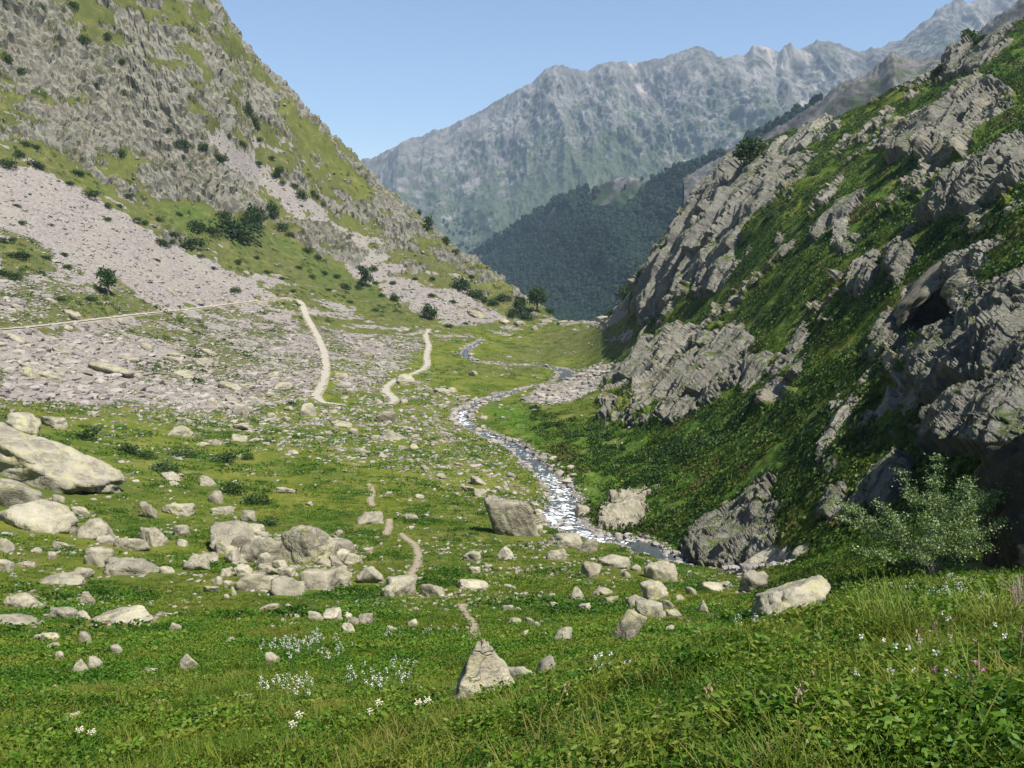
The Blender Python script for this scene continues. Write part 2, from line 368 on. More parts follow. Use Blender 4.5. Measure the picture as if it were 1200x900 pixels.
# keep the water running downhill smoothly (it drains away from the camera)
zz=ST[:,2].copy(); k=np.ones(9)/9; zz=np.convolve(np.pad(zz,4,'edge'),k,'valid'); ST[:,2]=zz
paths_px=[
 ('gravel track along the scree slope up to the fork',[(-120,396,3.6),(0,387,3.6),(60,381,3.5),(110,375,3.4),(160,369,3.4),(210,364,3.3),(260,358,3.0),(300,353,2.4),(336,349,2.2)]),
 ('pale gravel path bending down from the fork to the meadow',[(338,349,2.2),(352,354,2.2),(359,371,2.1),(370,391,2.1),(379,412,2.1),(382,432,2.1),(378,450,2.2),(371,463,2.2),(377,471,1.7),(392,474,1.1),(404,475,.7)]),
 ('pale winding path running to the stream head',[(503,386,1.8),(499,395,1.9),(502,405,1.9),(500,418,1.9),(500,429,2),(488,437,2),(470,443,2),(456,451,2),(452,459,2.2),(462,468,2.1),(458,474,1.6)]),
 ('thin trodden path in the grass, short upper stretch',[(433,568,.5),(437,577,.55),(434,586,.6),(437,593,.5)]),
 ('thin trodden path, short bit between two rocks',[(456,610,.5),(456,618,.6),(452,626,.6)]),
 ('thin trodden path bending down past the grey boulders',[(470,626,.4),(477,632,.5),(487,640,.5),(490,652,.5),(488,663,.5),(481,674,.45),(480,682,.35)]),
 ('bare earth path stretch above the pointed rock',[(541,711,.3),(547,722,.34),(555,733,.3),(554,745,.3),(551,753,.26)]),
]
stD,stZ=line_dist(ST,SW,X,Y)
pathL=[]; pathW=np.zeros_like(rockA); pathZ=np.zeros_like(rockA); pathG=np.zeros_like(rockA)
for lab,pts in paths_px:
    c,h=lay_line(pts,8)
    zc=c[:,2]; 
    if len(zc)>9: c[:,2]=np.convolve(np.pad(zc,3,'edge'),np.ones(7)/7,'valid')
    pathL.append((lab,c,h)); d,z=line_dist(c,h,X,Y)
    w=1-sstep(1.15,2.4,d); k=w>pathW; pathZ=np.where(k,z,pathZ); pathW=np.maximum(pathW,w); pathG=np.maximum(pathG,1-sstep(1.0,1.6,d))
nearst=1-sstep(1.0,2.6,stD+nz_b*.5)
screeA=np.maximum(screeA,nearst*np.where(RR>60,.72,.5)); 
rockA*=1-nearst

# thresholded masks
# patches run along the fall line / bedding
fx=np.where(X<0,.80,-.62); fy=np.where(X<0,.42,-.25)
ax=X*fx+Y*fy-Z0*.55; bx=-X*fy+Y*fx; cx_=Z0*.8+(X*fx+Y*fy)*.3
pn=fbm(ax*.5,bx,cx_,np.where(X>0,13.,15.),6,41,.72)*1.15
pn2=fbm(ax*.55,bx,cx_,8,5,57,.70)*1.1
rock=sstep(-.07,.07,rockA-.5+pn*1.0); rock*=sstep(.04,.12,rockA)
scree=sstep(-.09,.09,screeA-.5+pn2*.9); scree*=sstep(.03,.1,screeA)
scree*=1-rock
near=sstep(6,30,RR)
rock*=near; scree*=near
log('masks')

# ------------------------------------------------------------------ relief
Zt=Z0.copy()
side=np.where(X<0,1.0,0.0)
leftW=sstep(150,260,RR)*sstep(40,-20,U-500-(V-300)*1.0)    # the left mountain
# rolling ground and tussocks
roll=fbm(X,Y,0,14,3,71)*.55+fbm(X,Y,0,3.2,3,81)*.16
Zt+=roll*sstep(6,45,RR)*np.clip(RR/60,.25,1.6)*(1-.8*scree)
Zt+=fbm(X,Y,0,.9,2,91)*.06*sstep(2,8,RR)
# rock: jointed blocks and tilted beds, pushed out square to the slope
def cell(i,j,k,seed): return _hash(np.floor(i).astype(np.int32),np.floor(j).astype(np.int32),np.floor(k).astype(np.int32),seed).astype(np.float64)/4294967296.0
def saw(w): f=w-np.floor(w); return np.where(f<.82,f/.82,(1-f)/.18)
pa=B0.at(815,430);pb=B0.at(880,345); sd=(pb-pa)/np.linalg.norm(pb-pa)   # bedding runs this way up the right slope
_up=np.array([-.55,-.1,.83]); _up/=np.linalg.norm(_up); perp=np.cross(sd,_up); perp/=np.linalg.norm(perp); nrm_=np.cross(perp,sd)
def beds(x,y,z,k=1.0,seed=0):
    """relief of the tilted, jointed rock, metres"""
    wv=x*perp[0]+y*perp[1]+z*perp[2]; wa=x*sd[0]+y*sd[1]+z*sd[2]; wn=x*nrm_[0]+y*nrm_[1]+z*nrm_[2]
    q=fbm(x,y,z,16,3,141+seed); q2=fbm(x,y,z,3.0,4,143+seed,.6); q3=noise3(x/4,y/4,z/4,147+seed)
    wv=wv+q*4.0+q2*.10; wa=wa+q3*1.5+q*2
    z0_=wv*0
    h=cell(z0_,wv/3.6+q3*.3,z0_,31)*1.15+cell(wa/26,wv/1.5,z0_,32)*.42+cell(wa/9,wv/.62,z0_,33)*.13+saw(wv/6.3)*1.3+q2*.5
    h=h+cell(wa/10,wv/4,wn/6,3)*1.1+cell(wa/7,wv/2.2,wn/4,4)*.28+cell(wa/3,wv/1.1,wn/2,5)*.10
    h=h+(ridged(x,y,z,11,3,161+seed)-.6)*1.6+q2*.35
    return (h-2.2)*k
dA=np.gradient(np.stack([X,Y,Z0],-1),axis=1);dR=np.gradient(np.stack([X,Y,Z0],-1),axis=0)
NRM=np.cross(dA,dR); NRM/=np.linalg.norm(NRM,axis=-1)[...,None]+1e-9; NRM*=np.sign(NRM[...,2:3])
for _ in range(3):
    NRM[1:-1]=(NRM[:-2]+NRM[1:-1]*2+NRM[2:])/4
OUT=np.zeros_like(X)
m=(rockA>.05)&(X<60)&(RR>120)
xs,ys,zs=X[m],Y[m],Z0[m]
amt=sstep(.12,.6,rockA[m]); hard=rock[m]
r1=ridged(xs*.6+ys*.25,ys*.4,zs*.45,36,3,101); r2=ridged(xs,ys,zs*.8,14,3,111); r3=ridged(xs,ys,zs,5.5,3,121)
w1=fbm(xs,ys,zs,8,3,131); w2=fbm(xs+50,ys,zs,4,2,133)
h=(r1-.62)*8*amt+(r2-.6)*4.4*amt*(.3+.7*hard)+(r3-.6)*2.6*(.3*amt+.7*hard)+amt*(ridged(xs,ys,zs,2.6,2,125)-.6)*1.3
lx,ly=xs*.83+ys*.55,-xs*.55+ys*.83
h+=hard*(cell(lx/7+w1*1.1,ly/7,zs/10+w2*.8,7)*2.6+cell(lx/3+w1*1.6,ly/3+w2,zs/4.2,8)*1.7+cell(lx/1.4+w2*1.2,ly/1.4,zs/2+w1,9)*.8-2.4)
OUT[m]=h
m=(rockA>.03)&(X>20)&(RR>28)
xs,ys,zs=X[m],Y[m],Z0[m]; scl=np.clip(RR[m]/110,.5,1.35)
OUT[m]=beds(xs,ys,zs)*rock[m]*scl+rock[m]*.7*scl+(ridged(xs,ys,zs,26,2,181)-.6)*3.2*sstep(.1,.5,rockA[m])*scl
# shrubby lumps on the right slope
m=(lush>.55)&(X>0)&(RR>35)
Zt[m]+=(fbm(X[m],Y[m],Z0[m],2.6,3,191)*.55+fbm(X[m],Y[m],Z0[m],7,2,195)*.7)*(1-rock[m])*sstep(35,80,RR[m])
# scree roughness
m=scree>.05
Zt[m]+=(fbm(X[m],Y[m],Z0[m],2.2,3,201)*.5+fbm(X[m],Y[m],Z0[m],.9,2,205)*.25)*scree[m]*np.clip(RR[m]/200,.4,1)
# paths and stream bed
Zt=Zt*(1-pathW)+(pathZ)*pathW
wS=1-sstep(1.0,2.2,stD)
bed=stZ-.75+np.clip(stD-.15,0,1.4)**2*.42+fbm(X,Y,0,1.3,3,211)*.25
Zt=np.where(stD<30,Zt*(1-wS)+bed*wS,Zt)
cave=poly_sd([(1040,414),(1052,370),(1062,338),(1080,324),(1102,340),(1118,362),(1134,384),(1112,400),(1085,412),(1062,424)],U,V)+nz_b*3
OUT-=11.5*sstep(-1,7,cave)*(RR<110); rock=np.maximum(rock,sstep(-6,0,cave)*(RR<110))
OUT*=(1-pathW)*(1-wS)
G=Field(Zt+OUT/np.maximum(NRM[...,2],.5))
at=G.at; G0=Field(Zt+fbm(X,Y,Z0,9,2,5)*.4)
SCR=scree
lushF=np.clip(lush+nz_a*.25+nz_c*.25,0,1); dryF=np.clip(dry+fbm(X,Y,Z0,20,4,221)*.5,0,1)
MG=lambda M,x,y: bil(M,*G.idx(x,y))
log('relief')

# ------------------------------------------------------------------ ground material
N=NT('alpine_ground'); co=N.coord('Object')
geo=N.n('NewGeometry')
nf=N.noise(co,.9,5,.65); nf2=N.noise(co,3.0,4,.65); nw=N.noise(co,.11,5,.6); nt=N.noise(co,7.0,3,.7)
lu=N.attr('lush'); dr=N.attr('dry')
g=N.mix(N.ramp(N.math('ADD',nw,N.math('MULTIPLY',nf,.5)),.55,.95),(.080,.106,.012),(.150,.158,.022))
g=N.mix(N.math('MULTIPLY',N.ramp(nf2,.35,.7),.7),g,(.110,.138,.016))
g=N.mix(N.math('MULTIPLY',N.ramp(N.noise(co,.05,5,.65,.5),.47,.62),.6),g,(.045,.082,.010))
g=N.mix(N.math('MULTIPLY',N.ramp(N.noise(co,.35,5,.65),.55,.72),.6),g,(.15,.125,.045))
g=N.mix(N.math('MULTIPLY',N.ramp(nt,.5,.72),.55),g,(.035,.058,.012))
g=N.mix(N.ramp(lu,.55,.85),g,N.mix(N.ramp(nf,.35,.65),(.038,.088,.009),(.080,.140,.013)))
g=N.mix(N.math('MULTIPLY',dr,.85),g,N.mix(N.noise(co,.4,6,.7),(.052,.062,.020),(.115,.108,.044)))
rc,rh=rock_colour(N,co,5.0,.54,.42,.25)
rc2,rh2=rock_colour(N,co,1.1,.60,.3,.0)
hs_=N.n('HueSaturation',Saturation=.72,Value=1.0); N.set(hs_,'Color',N.mix(.4,rc,rc2)); rcm=hs_.outputs[0]
sv=N.n('TexVoronoi',Scale=1.1); N.set(sv,'Vector',co); sv2=N.n('TexVoronoi',Scale=2.9); N.set(sv2,'Vector',co)
sc1=N.mix(N.n('SeparateColor',**{'i0':sv.outputs['Color']}).outputs[0],(.158,.137,.124),(.305,.268,.245))
sc2=N.mix(N.n('SeparateColor',**{'i0':sv2.outputs['Color']}).outputs[1],(.128,.116,.105),(.29,.265,.238))
scc=N.mix(.5,sc1,sc2); scc=N.mix(N.math('MULTIPLY',N.ramp(N.noise(co,.07,4),.45,.65),.5),scc,(.25,.235,.19))
shh=N.math('ADD',N.math('MULTIPLY',sv.outputs['Distance'],-.5),N.math('MULTIPLY',sv2.outputs['Distance'],-.25))
fine=N.math('SUBTRACT',N.noise(co,.75,7,.75),.5)
rk=N.ramp(N.math('ADD',N.attr('rock'),N.math('MULTIPLY',fine,1.7)),.42,.58)
sk=N.ramp(N.math('ADD',N.attr('scree'),N.math('MULTIPLY',fine,1.6)),.42,.58)
tf=N.ramp(N.math('ADD',N.noise(co,.28,7,.72,.5),N.math('MULTIPLY',N.noise(co,.05,3),.35)),.69,.79)
rcm=N.mix(N.math('MULTIPLY',N.ramp(N.noise(co,.16,7,.75,.8),.50,.62),.55),rcm,(.085,.078,.066))
rcm=N.mix(N.math('MULTIPLY',N.ramp(N.noise(co,.09,5,.7),.5,.66),.45),rcm,(.20,.165,.115))
rcm=N.mix(N.math('MULTIPLY',tf,.85),rcm,N.mix(nf,(.052,.064,.024),(.115,.11,.05)))
g=N.mix(N.math('MULTIPLY',N.ramp(N.noise(co,.22,6,.72),.5,.66),.6),g,(.17,.155,.06))
g=N.mix(N.math('MULTIPLY',N.ramp(N.noise(co,1.3,5,.72),.53,.66),.6),g,(.04,.062,.014))
c=N.mix(sk,g,scc); c=N.mix(rk,c,rcm)
c=N.mix(N.attr('dirt'),c,N.mix(nf2,(.30,.255,.18),(.42,.37,.28)))
gh=N.math('ADD',N.math('MULTIPLY',nf2,.35),N.math('MULTIPLY',nt,.2))
hm=N.n('Mix',{'data_type':'FLOAT'}); N.set(hm,'i0',sk); N.set(hm,'i2',gh); N.set(hm,'i3',shh)
hm2=N.n('Mix',{'data_type':'FLOAT'}); N.set(hm2,'i0',rk); N.set(hm2,'i2',hm.outputs[0]); N.set(hm2,'i3',N.math('ADD',rh,N.math('MULTIPLY',rh2,.35)))
M_ground=N.bsdf(c,.95,N.bump(hm2.outputs[0],.75,.5),0,.1)

verts=(np.stack([X,Y,Zt],-1)+NRM*OUT[...,None]).reshape(-1,3)
me=mesh_np('valley_ground',verts,grid_faces(NR,NA)[:,::-1],True,{'rock':rock.ravel(),'scree':scree.ravel(),'lush':lushF.ravel(),'dry':dryF.ravel(),'dirt':(pathG*0.9).ravel()})
fl=(rock[:-1,:-1]+rock[1:,1:]<.8).ravel(); me.polygons.foreach_set('use_smooth',fl); me.update()
tag(link('ground',me,M_ground),'grassy boulder-strewn alpine valley floor with scree and rocky slopes on both sides','valley ground',kind='structure')
# the wide low country beyond the lip of the valley
a=np.linspace(-1.4,1.4,60); r=np.geomspace(560,9000,40)
xx=np.sin(a)[None]*r[:,None]; yy=np.cos(a)[None]*r[:,None]; zz=-230-60*sstep(600,1500,r)[:,None]+fbm(xx,yy,0,700,3,5)*60
o=link('lower_valley',mesh_np('lower_valley',np.stack([xx,yy,zz],-1).reshape(-1,3),grid_faces(40,60)[:,::-1]),flat_mat('valley_wood',(.035,.055,.02),.95,0,.4,.01))
tag(o,'deep dark wooded valley beyond the lip of the meadow','lower valley',kind='structure')
log('ground mesh')

# ------------------------------------------------------------------ ribbons: paths and water
N=NT('path_gravel'); co=N.coord('Object'); v1=N.n('TexVoronoi',Scale=6.0); N.set(v1,'Vector',co)
cc=N.mix(N.noise(co,.6,5,.7),(.31,.285,.225),(.44,.41,.335)); cc=N.mix(N.math('MULTIPLY',N.ramp(v1.outputs['Distance'],.2,.6),.35),cc,(.25,.22,.18))
M_path=N.bsdf(cc,.95,N.bump(N.noise(co,5,4,.7),.5,.1))
N=NT('path_earth'); co=N.coord('Object')
M_earth=N.bsdf(N.mix(N.noise(co,3,5,.7),(.22,.175,.12),(.34,.285,.21)),.95,N.bump(N.noise(co,12,4,.7),.5,.05))
def ribbon(c,h,lift,zfun,nc=7,edge=.25,seed=0):
    t=np.gradient(c[:,:2],axis=0); t/=np.linalg.norm(t,axis=1)[:,None]+1e-9; nn=np.stack([t[:,1],-t[:,0]],1)
    s=np.linspace(-1,1,nc); rows=[]
    nl=noise3(np.arange(len(c))*.55,0,seed+.5); nr=noise3(np.arange(len(c))*.55,9,seed+.5)
    for i in range(len(c)):
        k=np.where(s<0,1+edge*nl[i],1+edge*nr[i])*s*h[i]
        x=c[i,0]+nn[i,0]*k; y=c[i,1]+nn[i,1]*k
        rows.append(np.stack([x,y,zfun(x,y,i)+lift],1))
    return np.array(rows).reshape(-1,3),grid_faces(len(c),nc)
pk=0
for lab,c,h in pathL:
    cc_=spline(np.column_stack([c,h*(1+.25*noise3(np.arange(len(h))*.9,4,pk+.5))]),4); c=cc_[:,:3];h=cc_[:,3]
    far=np.hypot(c[:,0],c[:,1]).mean()
    v,f=ribbon(c,h,0.0,lambda x,y,i:G.z(x,y),9,.7 if pk<3 else .95,pk); 
    v[:,2]+=.04 if far<130 else .22
    tag(link('path',mesh_np('path',v,f),M_path if pk<3 else M_earth),lab,'path',kind='structure'); pk+=1

cs=spline(np.column_stack([ST,SW]),3); sc_,sw_=cs[:,:3],cs[:,3]
def wz(x,y,i):
    return sc_[i,2]-.28+fbm(x,y,0,1.1,3,301)*.20+noise3(x*2.1,y*2.1,0,7)*.07
v,f=ribbon(sc_,sw_*np.where(np.hypot(sc_[:,0],sc_[:,1])>190,.95,1.5),0,wz,17,.15,3)
N=NT('stream_water'); co=N.coord('Object'); fo=N.attr('foam')
fm=N.ramp(N.math('ADD',N.noise(co,.9,4,.62,1.2),fo),.80,.95)
p=N.n('BsdfPrincipled',Roughness=.08); N.set(p,'Base Color',N.mix(N.noise(co,.5,3),(.028,.036,.034),(.075,.09,.085))); N.set(p,'IOR',1.33); N.set(p,'Normal',N.bump(N.noise(co,4.0,4,.6),.6,.12))
d=N.n('BsdfDiffuse'); N.set(d,'Color',(.82,.85,.88)); mx=N.n('MixShader'); N.set(mx,'i0',fm); N.set(mx,'i1',p.outputs[0]); N.set(mx,'i2',d.outputs[0]); N.t.links.new(mx.outputs[0],N.out.inputs[0])
M_water=N.m
grad=np.abs(np.gradient(sc_[:,2]))/(np.hypot(*np.gradient(sc_[:,:2],axis=0).T)+1e-6)
su=proj(sc_[:,0],sc_[:,1],sc_[:,2])
foamr=.25+.05*sstep(.05,.2,grad)+noise3(np.arange(len(grad))*.22,1,.5,5)*.06
foamr=np.where((su[1]<450)&(su[0]>590),.05,foamr); foamr=np.where(su[0]>735,.16,foamr); foamr=np.where(su[0]>860,.3,foamr)
foamr=np.where((su[1]>480)&(su[1]<497)&(su[0]<552),.34,foamr); foamr=np.where((su[1]>555)&(su[0]<735),foamr+.06,foamr)
link_=np.repeat(foamr,17)-np.tile(np.abs(np.linspace(-1,1,17))**2,len(foamr))*.10
tag(link('water',mesh_np('water',v,f,True,{'foam':link_}),M_water),'foaming mountain stream winding along the valley bottom','stream',kind='structure')
log('ribbons')

# ------------------------------------------------------------------ far mountains
def resample(pts,us):
    p=np.array(pts,float); return np.stack([np.interp(us,p[:,0],p[:,k]) for k in (1,2)],1)
def ridge(name,top,bot,nu,nv,rib,amp,mat,label,cat,jag,seed,conc=.12,back=True):
    us=np.linspace(top[0][0],top[-1][0],nu); tt=resample(top,us); bb=resample(bot,us)
    A_=np.array([wpt(u,v,y) for u,(v,y) in zip(us,tt)]); B_=np.array([wpt(u,v,y) for u,(v,y) in zip(us,bb)])
    t=np.linspace(0,1,nv)**.9
    Pm=A_[None]*(1-t[:,None,None])+B_[None]*t[:,None,None]
    ln=np.linalg.norm(A_-B_,axis=1).mean()
    Pm[...,2]-=conc*ln*np.sin(t*np.pi)[:,None]*.5
    x,y,z=Pm[...,0],Pm[...,1],Pm[...,2]
    # ribs that run down the slope, spurs and gullies, plus blocks
    lat=x+y*.12
    w1=fbm(x,y*.3,z*.3,rib*3,2,seed+3)*rib*.65
    r1=ridged((lat+w1)/1.0,y*.2,z*.42,rib,5,seed,.58)-.6
    r2=ridged((lat+w1*.4),y*.5,z*.5,rib*.4,5,seed+50,.62)-.6
    r3=fbm(x,y,z,rib*.15,5,seed+70,.6)
    env=sstep(0,.10,t)[:,None]
    r0=ridged((lat+w1*1.2),np.zeros_like(x),z*.12,rib*2.4,2,seed+90,.5)-.6
    md=np.clip(.5+fbm(x,y,z,rib*3.5,3,seed+7)*1.6,.1,1.3); d=(r0*amp*1.5+r1*amp*(.5+.5*md)+(r2*.30+r3*.2)*amp*md); r1=r1*.6+r0*.6
    out=-np.stack([x*0,np.ones_like(x)*.75,-np.ones_like(x)*.45],-1)
    Pm=Pm+out*(d*(.12+.88*env))[...,None]
    Pm[...,2]+=((1-env)*jag*(r2*.9+r3*.5+r1*.3))
    slope_n=r2
    if back:
        bk=[]
        for k,(fy,dz) in enumerate(((.02,.05),(.08,.22),(.2,.6))):
            q=Pm[0]*(1+fy); q[:,2]-=dz*ln; bk.append(q)
        Pm=np.concatenate([np.array(bk[::-1]),Pm],0); pad=3
    else: pad=0
    tv=np.concatenate([np.zeros(pad),t])[:,None]*np.ones((1,nu))
    rr=np.concatenate([np.zeros((pad,nu)),r2],0); r1p=np.concatenate([np.zeros((pad,nu)),r1],0)
    o=link(name,mesh_np(name,Pm.reshape(-1,3),grid_faces(nv+pad,nu)[:,::-1],True,{'down':tv.ravel(),'crag':rr.ravel(),'gully':r1p.ravel()}),mat)
    tag(o,label,cat,kind='structure'); return Pm[pad:],t,us
def far_mat(name,sc,grass,pale=1.0,gl=.5,off=0.0):
    N=NT(name); co=N.coord('Object')
    st=N.n('Mapping',{'vector_type':'POINT'}); N.set(st,'Vector',co); st.inputs['Scale'].default_value=(1,1,.35)
    na=N.noise(st.outputs[0],.35/sc,9,.68,.6); nb=N.noise(st.outputs[0],1.6/sc,7,.7)
    c=N.mix(N.ramp(na,.36,.64),(.14*pale,.135*pale,.128*pale),(.40*pale,.383*pale,.355*pale)); c=N.mix(N.math('MULTIPLY',N.ramp(nb,.48,.66),.6),c,(.10*pale,.097*pale,.09*pale))
    c=N.mix(N.math('MULTIPLY',N.ramp(N.noise(co,.12/sc,4),.5,.66),.4),c,(.26*pale,.245*pale,.222*pale))
    h=N.math('ADD',na,N.math('MULTIPLY',nb,.5))
    tv=N.attr('down'); cr=N.attr('crag'); gu=N.attr('gully')
    gm=N.math('ADD',N.math('ADD',N.math('MULTIPLY',tv,gl),N.math('MULTIPLY',N.math('SUBTRACT',N.noise(co,.55/sc,6,.65),.5),1.7)),N.math('MULTIPLY',cr,-.5))
    gm=N.ramp(gm,.12-off,.42-off)
    c=N.mix(N.math('MULTIPLY',gm,.85),c,N.mix(N.noise(co,2.0/sc,4),grass,tuple(x*1.7 for x in grass)))
    # pale debris chutes lie in the gullies
    ch=N.math('MULTIPLY',N.ramp(N.math('ADD',N.math('MULTIPLY',gu,-1.0),N.math('MULTIPLY',N.math('SUBTRACT',N.noise(co,.5/sc,4),.5),.6)),.16,.30),N.ramp(N.noise(co,.16/sc,2),.42,.56))
    c=N.mix(N.math('MULTIPLY',ch,.75),c,(.40,.36,.32))
    return N.bsdf(c,.95,N.bump(h,.9,.3*sc),0,.05)
M_far=far_mat('far_rock',44,(.036,.054,.024),.54,.9)
M_crag=far_mat('ridge_rock',16,(.035,.052,.018),.42,1.2)
M_forest_floor=far_mat('forest_slope',30,(.022,.042,.013),.36,1.9,off=.2)
sky=[(330,235),(380,212),(420,190),(450,180),(470,169),(490,163),(510,150),(514,153),(545,139),(585,117),(620,99),(640,84),(652,79),(660,75),(668,81),(690,83),(705,76),(720,73),(740,74),(760,71),(780,65),(800,61),(818,57),(835,64),(850,70),(862,66),(872,66),(882,55),(895,52),(905,54),(913,60),(920,50),(926,48),(934,57),(945,54),(958,49),(972,49),(985,54),(1000,60),(1012,64),(1020,58),(1032,57),(1048,50),(1060,44),(1075,32),(1090,20),(1098,12),(1105,7),(1114,3),(1122,-2),(1135,2),(1150,-2),(1165,-1),(1185,-6),(1210,-20),(1260,-45)]
topf=[(u,v,4700-.6*(u-600)) for u,v in sky]
botf=[(330,345,3400),(520,335,2900),(700,330,2700),(900,300,2500),(1260,200,2300)]
PF,tF,uF=ridge('mountain',topf,botf,1050,400,330,185,M_far,'grey rocky mountain range with a jagged crest across the valley','mountain',34,400)
topr=[(800,210,1180),(830,192,1170),(860,177,1160),(900,155,1140),(930,138,1120),(950,126,1110),(968,112,1105),(985,99,1100),(1000,91,1095),(1015,87,1090),(1030,76,1085),(1040,64,1080),(1047,57,1080),(1054,66,1080),(1075,73,1075),(1100,67,1070),(1125,52,1065),(1150,35,1060),(1185,8,1050),(1260,-45,1040)]
botr=[(800,330,760),(950,300,700),(1100,230,650),(1260,180,600)]
ridge('rocky_ridge',topr,botr,420,200,60,30,M_crag,'dark jagged rocky ridge climbing behind the right-hand slope','ridge',9,500)
topg=[(470,330,2500),(520,312,2450),(548,300,2400),(572,283,2330),(598,266,2250),(622,252,2200),(645,238,2150),(668,228,2080),(690,219,2020),(706,213,1980),(722,209,1940),(738,207,1900),(756,211,1860),(770,207,1820),(800,195,1740),(830,186,1660),(860,172,1580),(900,150,1500),(960,120,1400)]
botg=[(470,420,1500),(600,420,1250),(700,420,1050),(960,400,900)]
PG,tG,uG=ridge('wooded_ridge',topg,botg,420,220,150,60,M_forest_floor,'dark blue-green wooded spur with grassy top falling into the lower valley','ridge',12,600)
log('mountains')

# ------------------------------------------------------------------ instanced-by-copy clutter merged into single "stuff" meshes
def inst_merge(name,proto,loc,scale,rotz,mat,tint=None,tilt=None,smooth=True,nrm=None,rnd=None):
    """proto (verts,faces); copies written straight into one mesh"""
    pv,pf=proto; n=len(loc)
    c,s=np.cos(rotz),np.sin(rotz)
    sc=np.asarray(scale,float); sc=sc[:,None]*np.ones(3) if sc.ndim==1 else sc
    v=pv[None]*sc[:,None,:]
    x=v[...,0]*c[:,None]-v[...,1]*s[:,None]; y=v[...,0]*s[:,None]+v[...,1]*c[:,None]; z=v[...,2]
    if tilt is not None:  # shear to lean
        x=x+z*tilt[:,0:1]; y=y+z*tilt[:,1:2]
    if nrm is not None:   # follow the slope
        sl_=nrm[:,:2]/np.maximum(nrm[:,2:3],.02); sl_=sl_*np.minimum(1,1.3/(np.linalg.norm(sl_,axis=1)[:,None]+1e-6))
        z=z-(x*sl_[:,0:1]+y*sl_[:,1:2])*.8
    V_=np.stack([x,y,z],-1)+loc[:,None,:]
    F_=(pf[None]+(np.arange(n)*len(pv))[:,None,None]).reshape(-1,pf.shape[1])
    t=np.repeat(tint if tint is not None else rng.random(n),len(pv))
    return V_.reshape(-1,3),F_,t
def merged(name,parts,mat,label,cat,smooth=False):
    vs=[];fs=[];ts=[];off=0
    for v,f,t in parts:
        vs.append(v);fs.append(f+off);ts.append(t);off+=len(v)
    o=link(name,mesh_np(name,np.concatenate(vs),fs,smooth,{'tint':np.concatenate(ts)}),mat)
    return tag(o,label,cat,kind='stuff')
def ico(sub):
    bm=bmesh.new(); bmesh.ops.create_icosphere(bm,subdivisions=sub,radius=1)
    v=np.array([x.co[:] for x in bm.verts]); f=np.array([[q.index for q in p.verts] for p in bm.faces]); bm.free(); return v,f
ICO={k:ico(k) for k in (1,2,3,4,5)}
def rock_shape(seed,sub=3,planes=13,rough=.05,dims=(1,1,1),power=18,peak=0.0,lo=.62):
    r_=np.random.default_rng(seed); d,f=ICO[sub]
    nn=r_.normal(size=(planes,3)); nn/=np.linalg.norm(nn,axis=1)[:,None]; dd=r_.uniform(lo,1.0,planes)
    nn=np.vstack([nn,np.eye(3),-np.eye(3)]); dd=np.concatenate([dd,[1]*6])
    q=np.maximum(d@nn.T,0)/dd; r=((q**power).sum(1)+1e-9)**(-1/power)
    p=d*r[:,None]
    if sub>=3:
        p*=1+(fbm(p[:,0]+seed%97,p[:,1],p[:,2],.5,5 if sub>3 else 3,seed%1000,.55)*rough*2.6)[:,None]
        qq=r_.normal(size=3); wq=p@(qq/np.linalg.norm(qq))*r_.uniform(2.2,4)+fbm(p[:,0],p[:,1]+seed%61,p[:,2],.8,2,3)*.7
        p*=1-(np.clip((wq-np.floor(wq)-.75)/.25,0,1)*rough*1.3)[:,None]
        nb=ridged(p[:,0],p[:,1]+seed%89,p[:,2],.8,3,seed%500); p*=1-(np.maximum(0,nb-.86)*rough*6)[:,None]
    else: p*=r_.uniform(.85,1.1,len(p))[:,None]
    if peak: 
        k=np.clip((p[:,2]+.3)/1.3,0,1); p[:,0]*=1-peak*k; p[:,1]*=1-peak*k
    return p*np.array(dims),f

# forest on the far spur and the foot of the far range
def sample_sheet(Pm,n,ok):
    i=rng.random(n)*(Pm.shape[0]-1.01); j=rng.random(n)*(Pm.shape[1]-1.01); i0=i.astype(int);j0=j.astype(int)
    p=Pm[i0,j0]+(Pm[i0+1,j0]-Pm[i0,j0])*(i-i0)[:,None]+(Pm[i0,j0+1]-Pm[i0,j0])*(j-j0)[:,None]
    return p[ok(p,i/(Pm.shape[0]-1),j/(Pm.shape[1]-1))]
def okf(p,t,s):
    nn=fbm(p[:,0],p[:,1],p[:,2],95,4,701,.6); u,v=proj(*p.T)
    grassy=((u>635)&(u<750)&(t<.13))
    st_=fbm(p[:,0]*.5+p[:,2],p[:,1]*.2,p[:,2]*.6-p[:,0]*.4,60,3,703)
    return (nn*.6+st_*.75+.22-.22*grassy>0)
pf_=sample_sheet(PG,34000,okf)
def oka(p,t,s):
    u,v=proj(*p.T); return (fbm(p[:,0],p[:,1],p[:,2],260,4,711,.6)+(v-262)/110>.12)&(v>190)
pa_=sample_sheet(PF,9000,oka)
tr=[]
for k in range(3):
    pv,pf=rock_shape(900+k,1,6,dims=(.5,.5,.85)); pv=pv+np.array([0,0,.6])
    q=pf_[k::3]; tr.append(inst_merge('t',(pv,pf),q,rng.uniform(6,12,len(q)),rng.random(len(q))*6.3,None))
    q=pa_[k::3]; tr.append(inst_merge('t',(pv,pf),q,rng.uniform(9,17,len(q)),rng.random(len(q))*6.3,None))
M_tree_far=leaf_mat('far_foliage',[(.007,.019,.013),(.012,.030,.018),(.026,.046,.022)],.1,.8,.1)
merged('forest',tr,M_tree_far,'dark far-off forest covering the spur across the valley','forest')
log('forest')

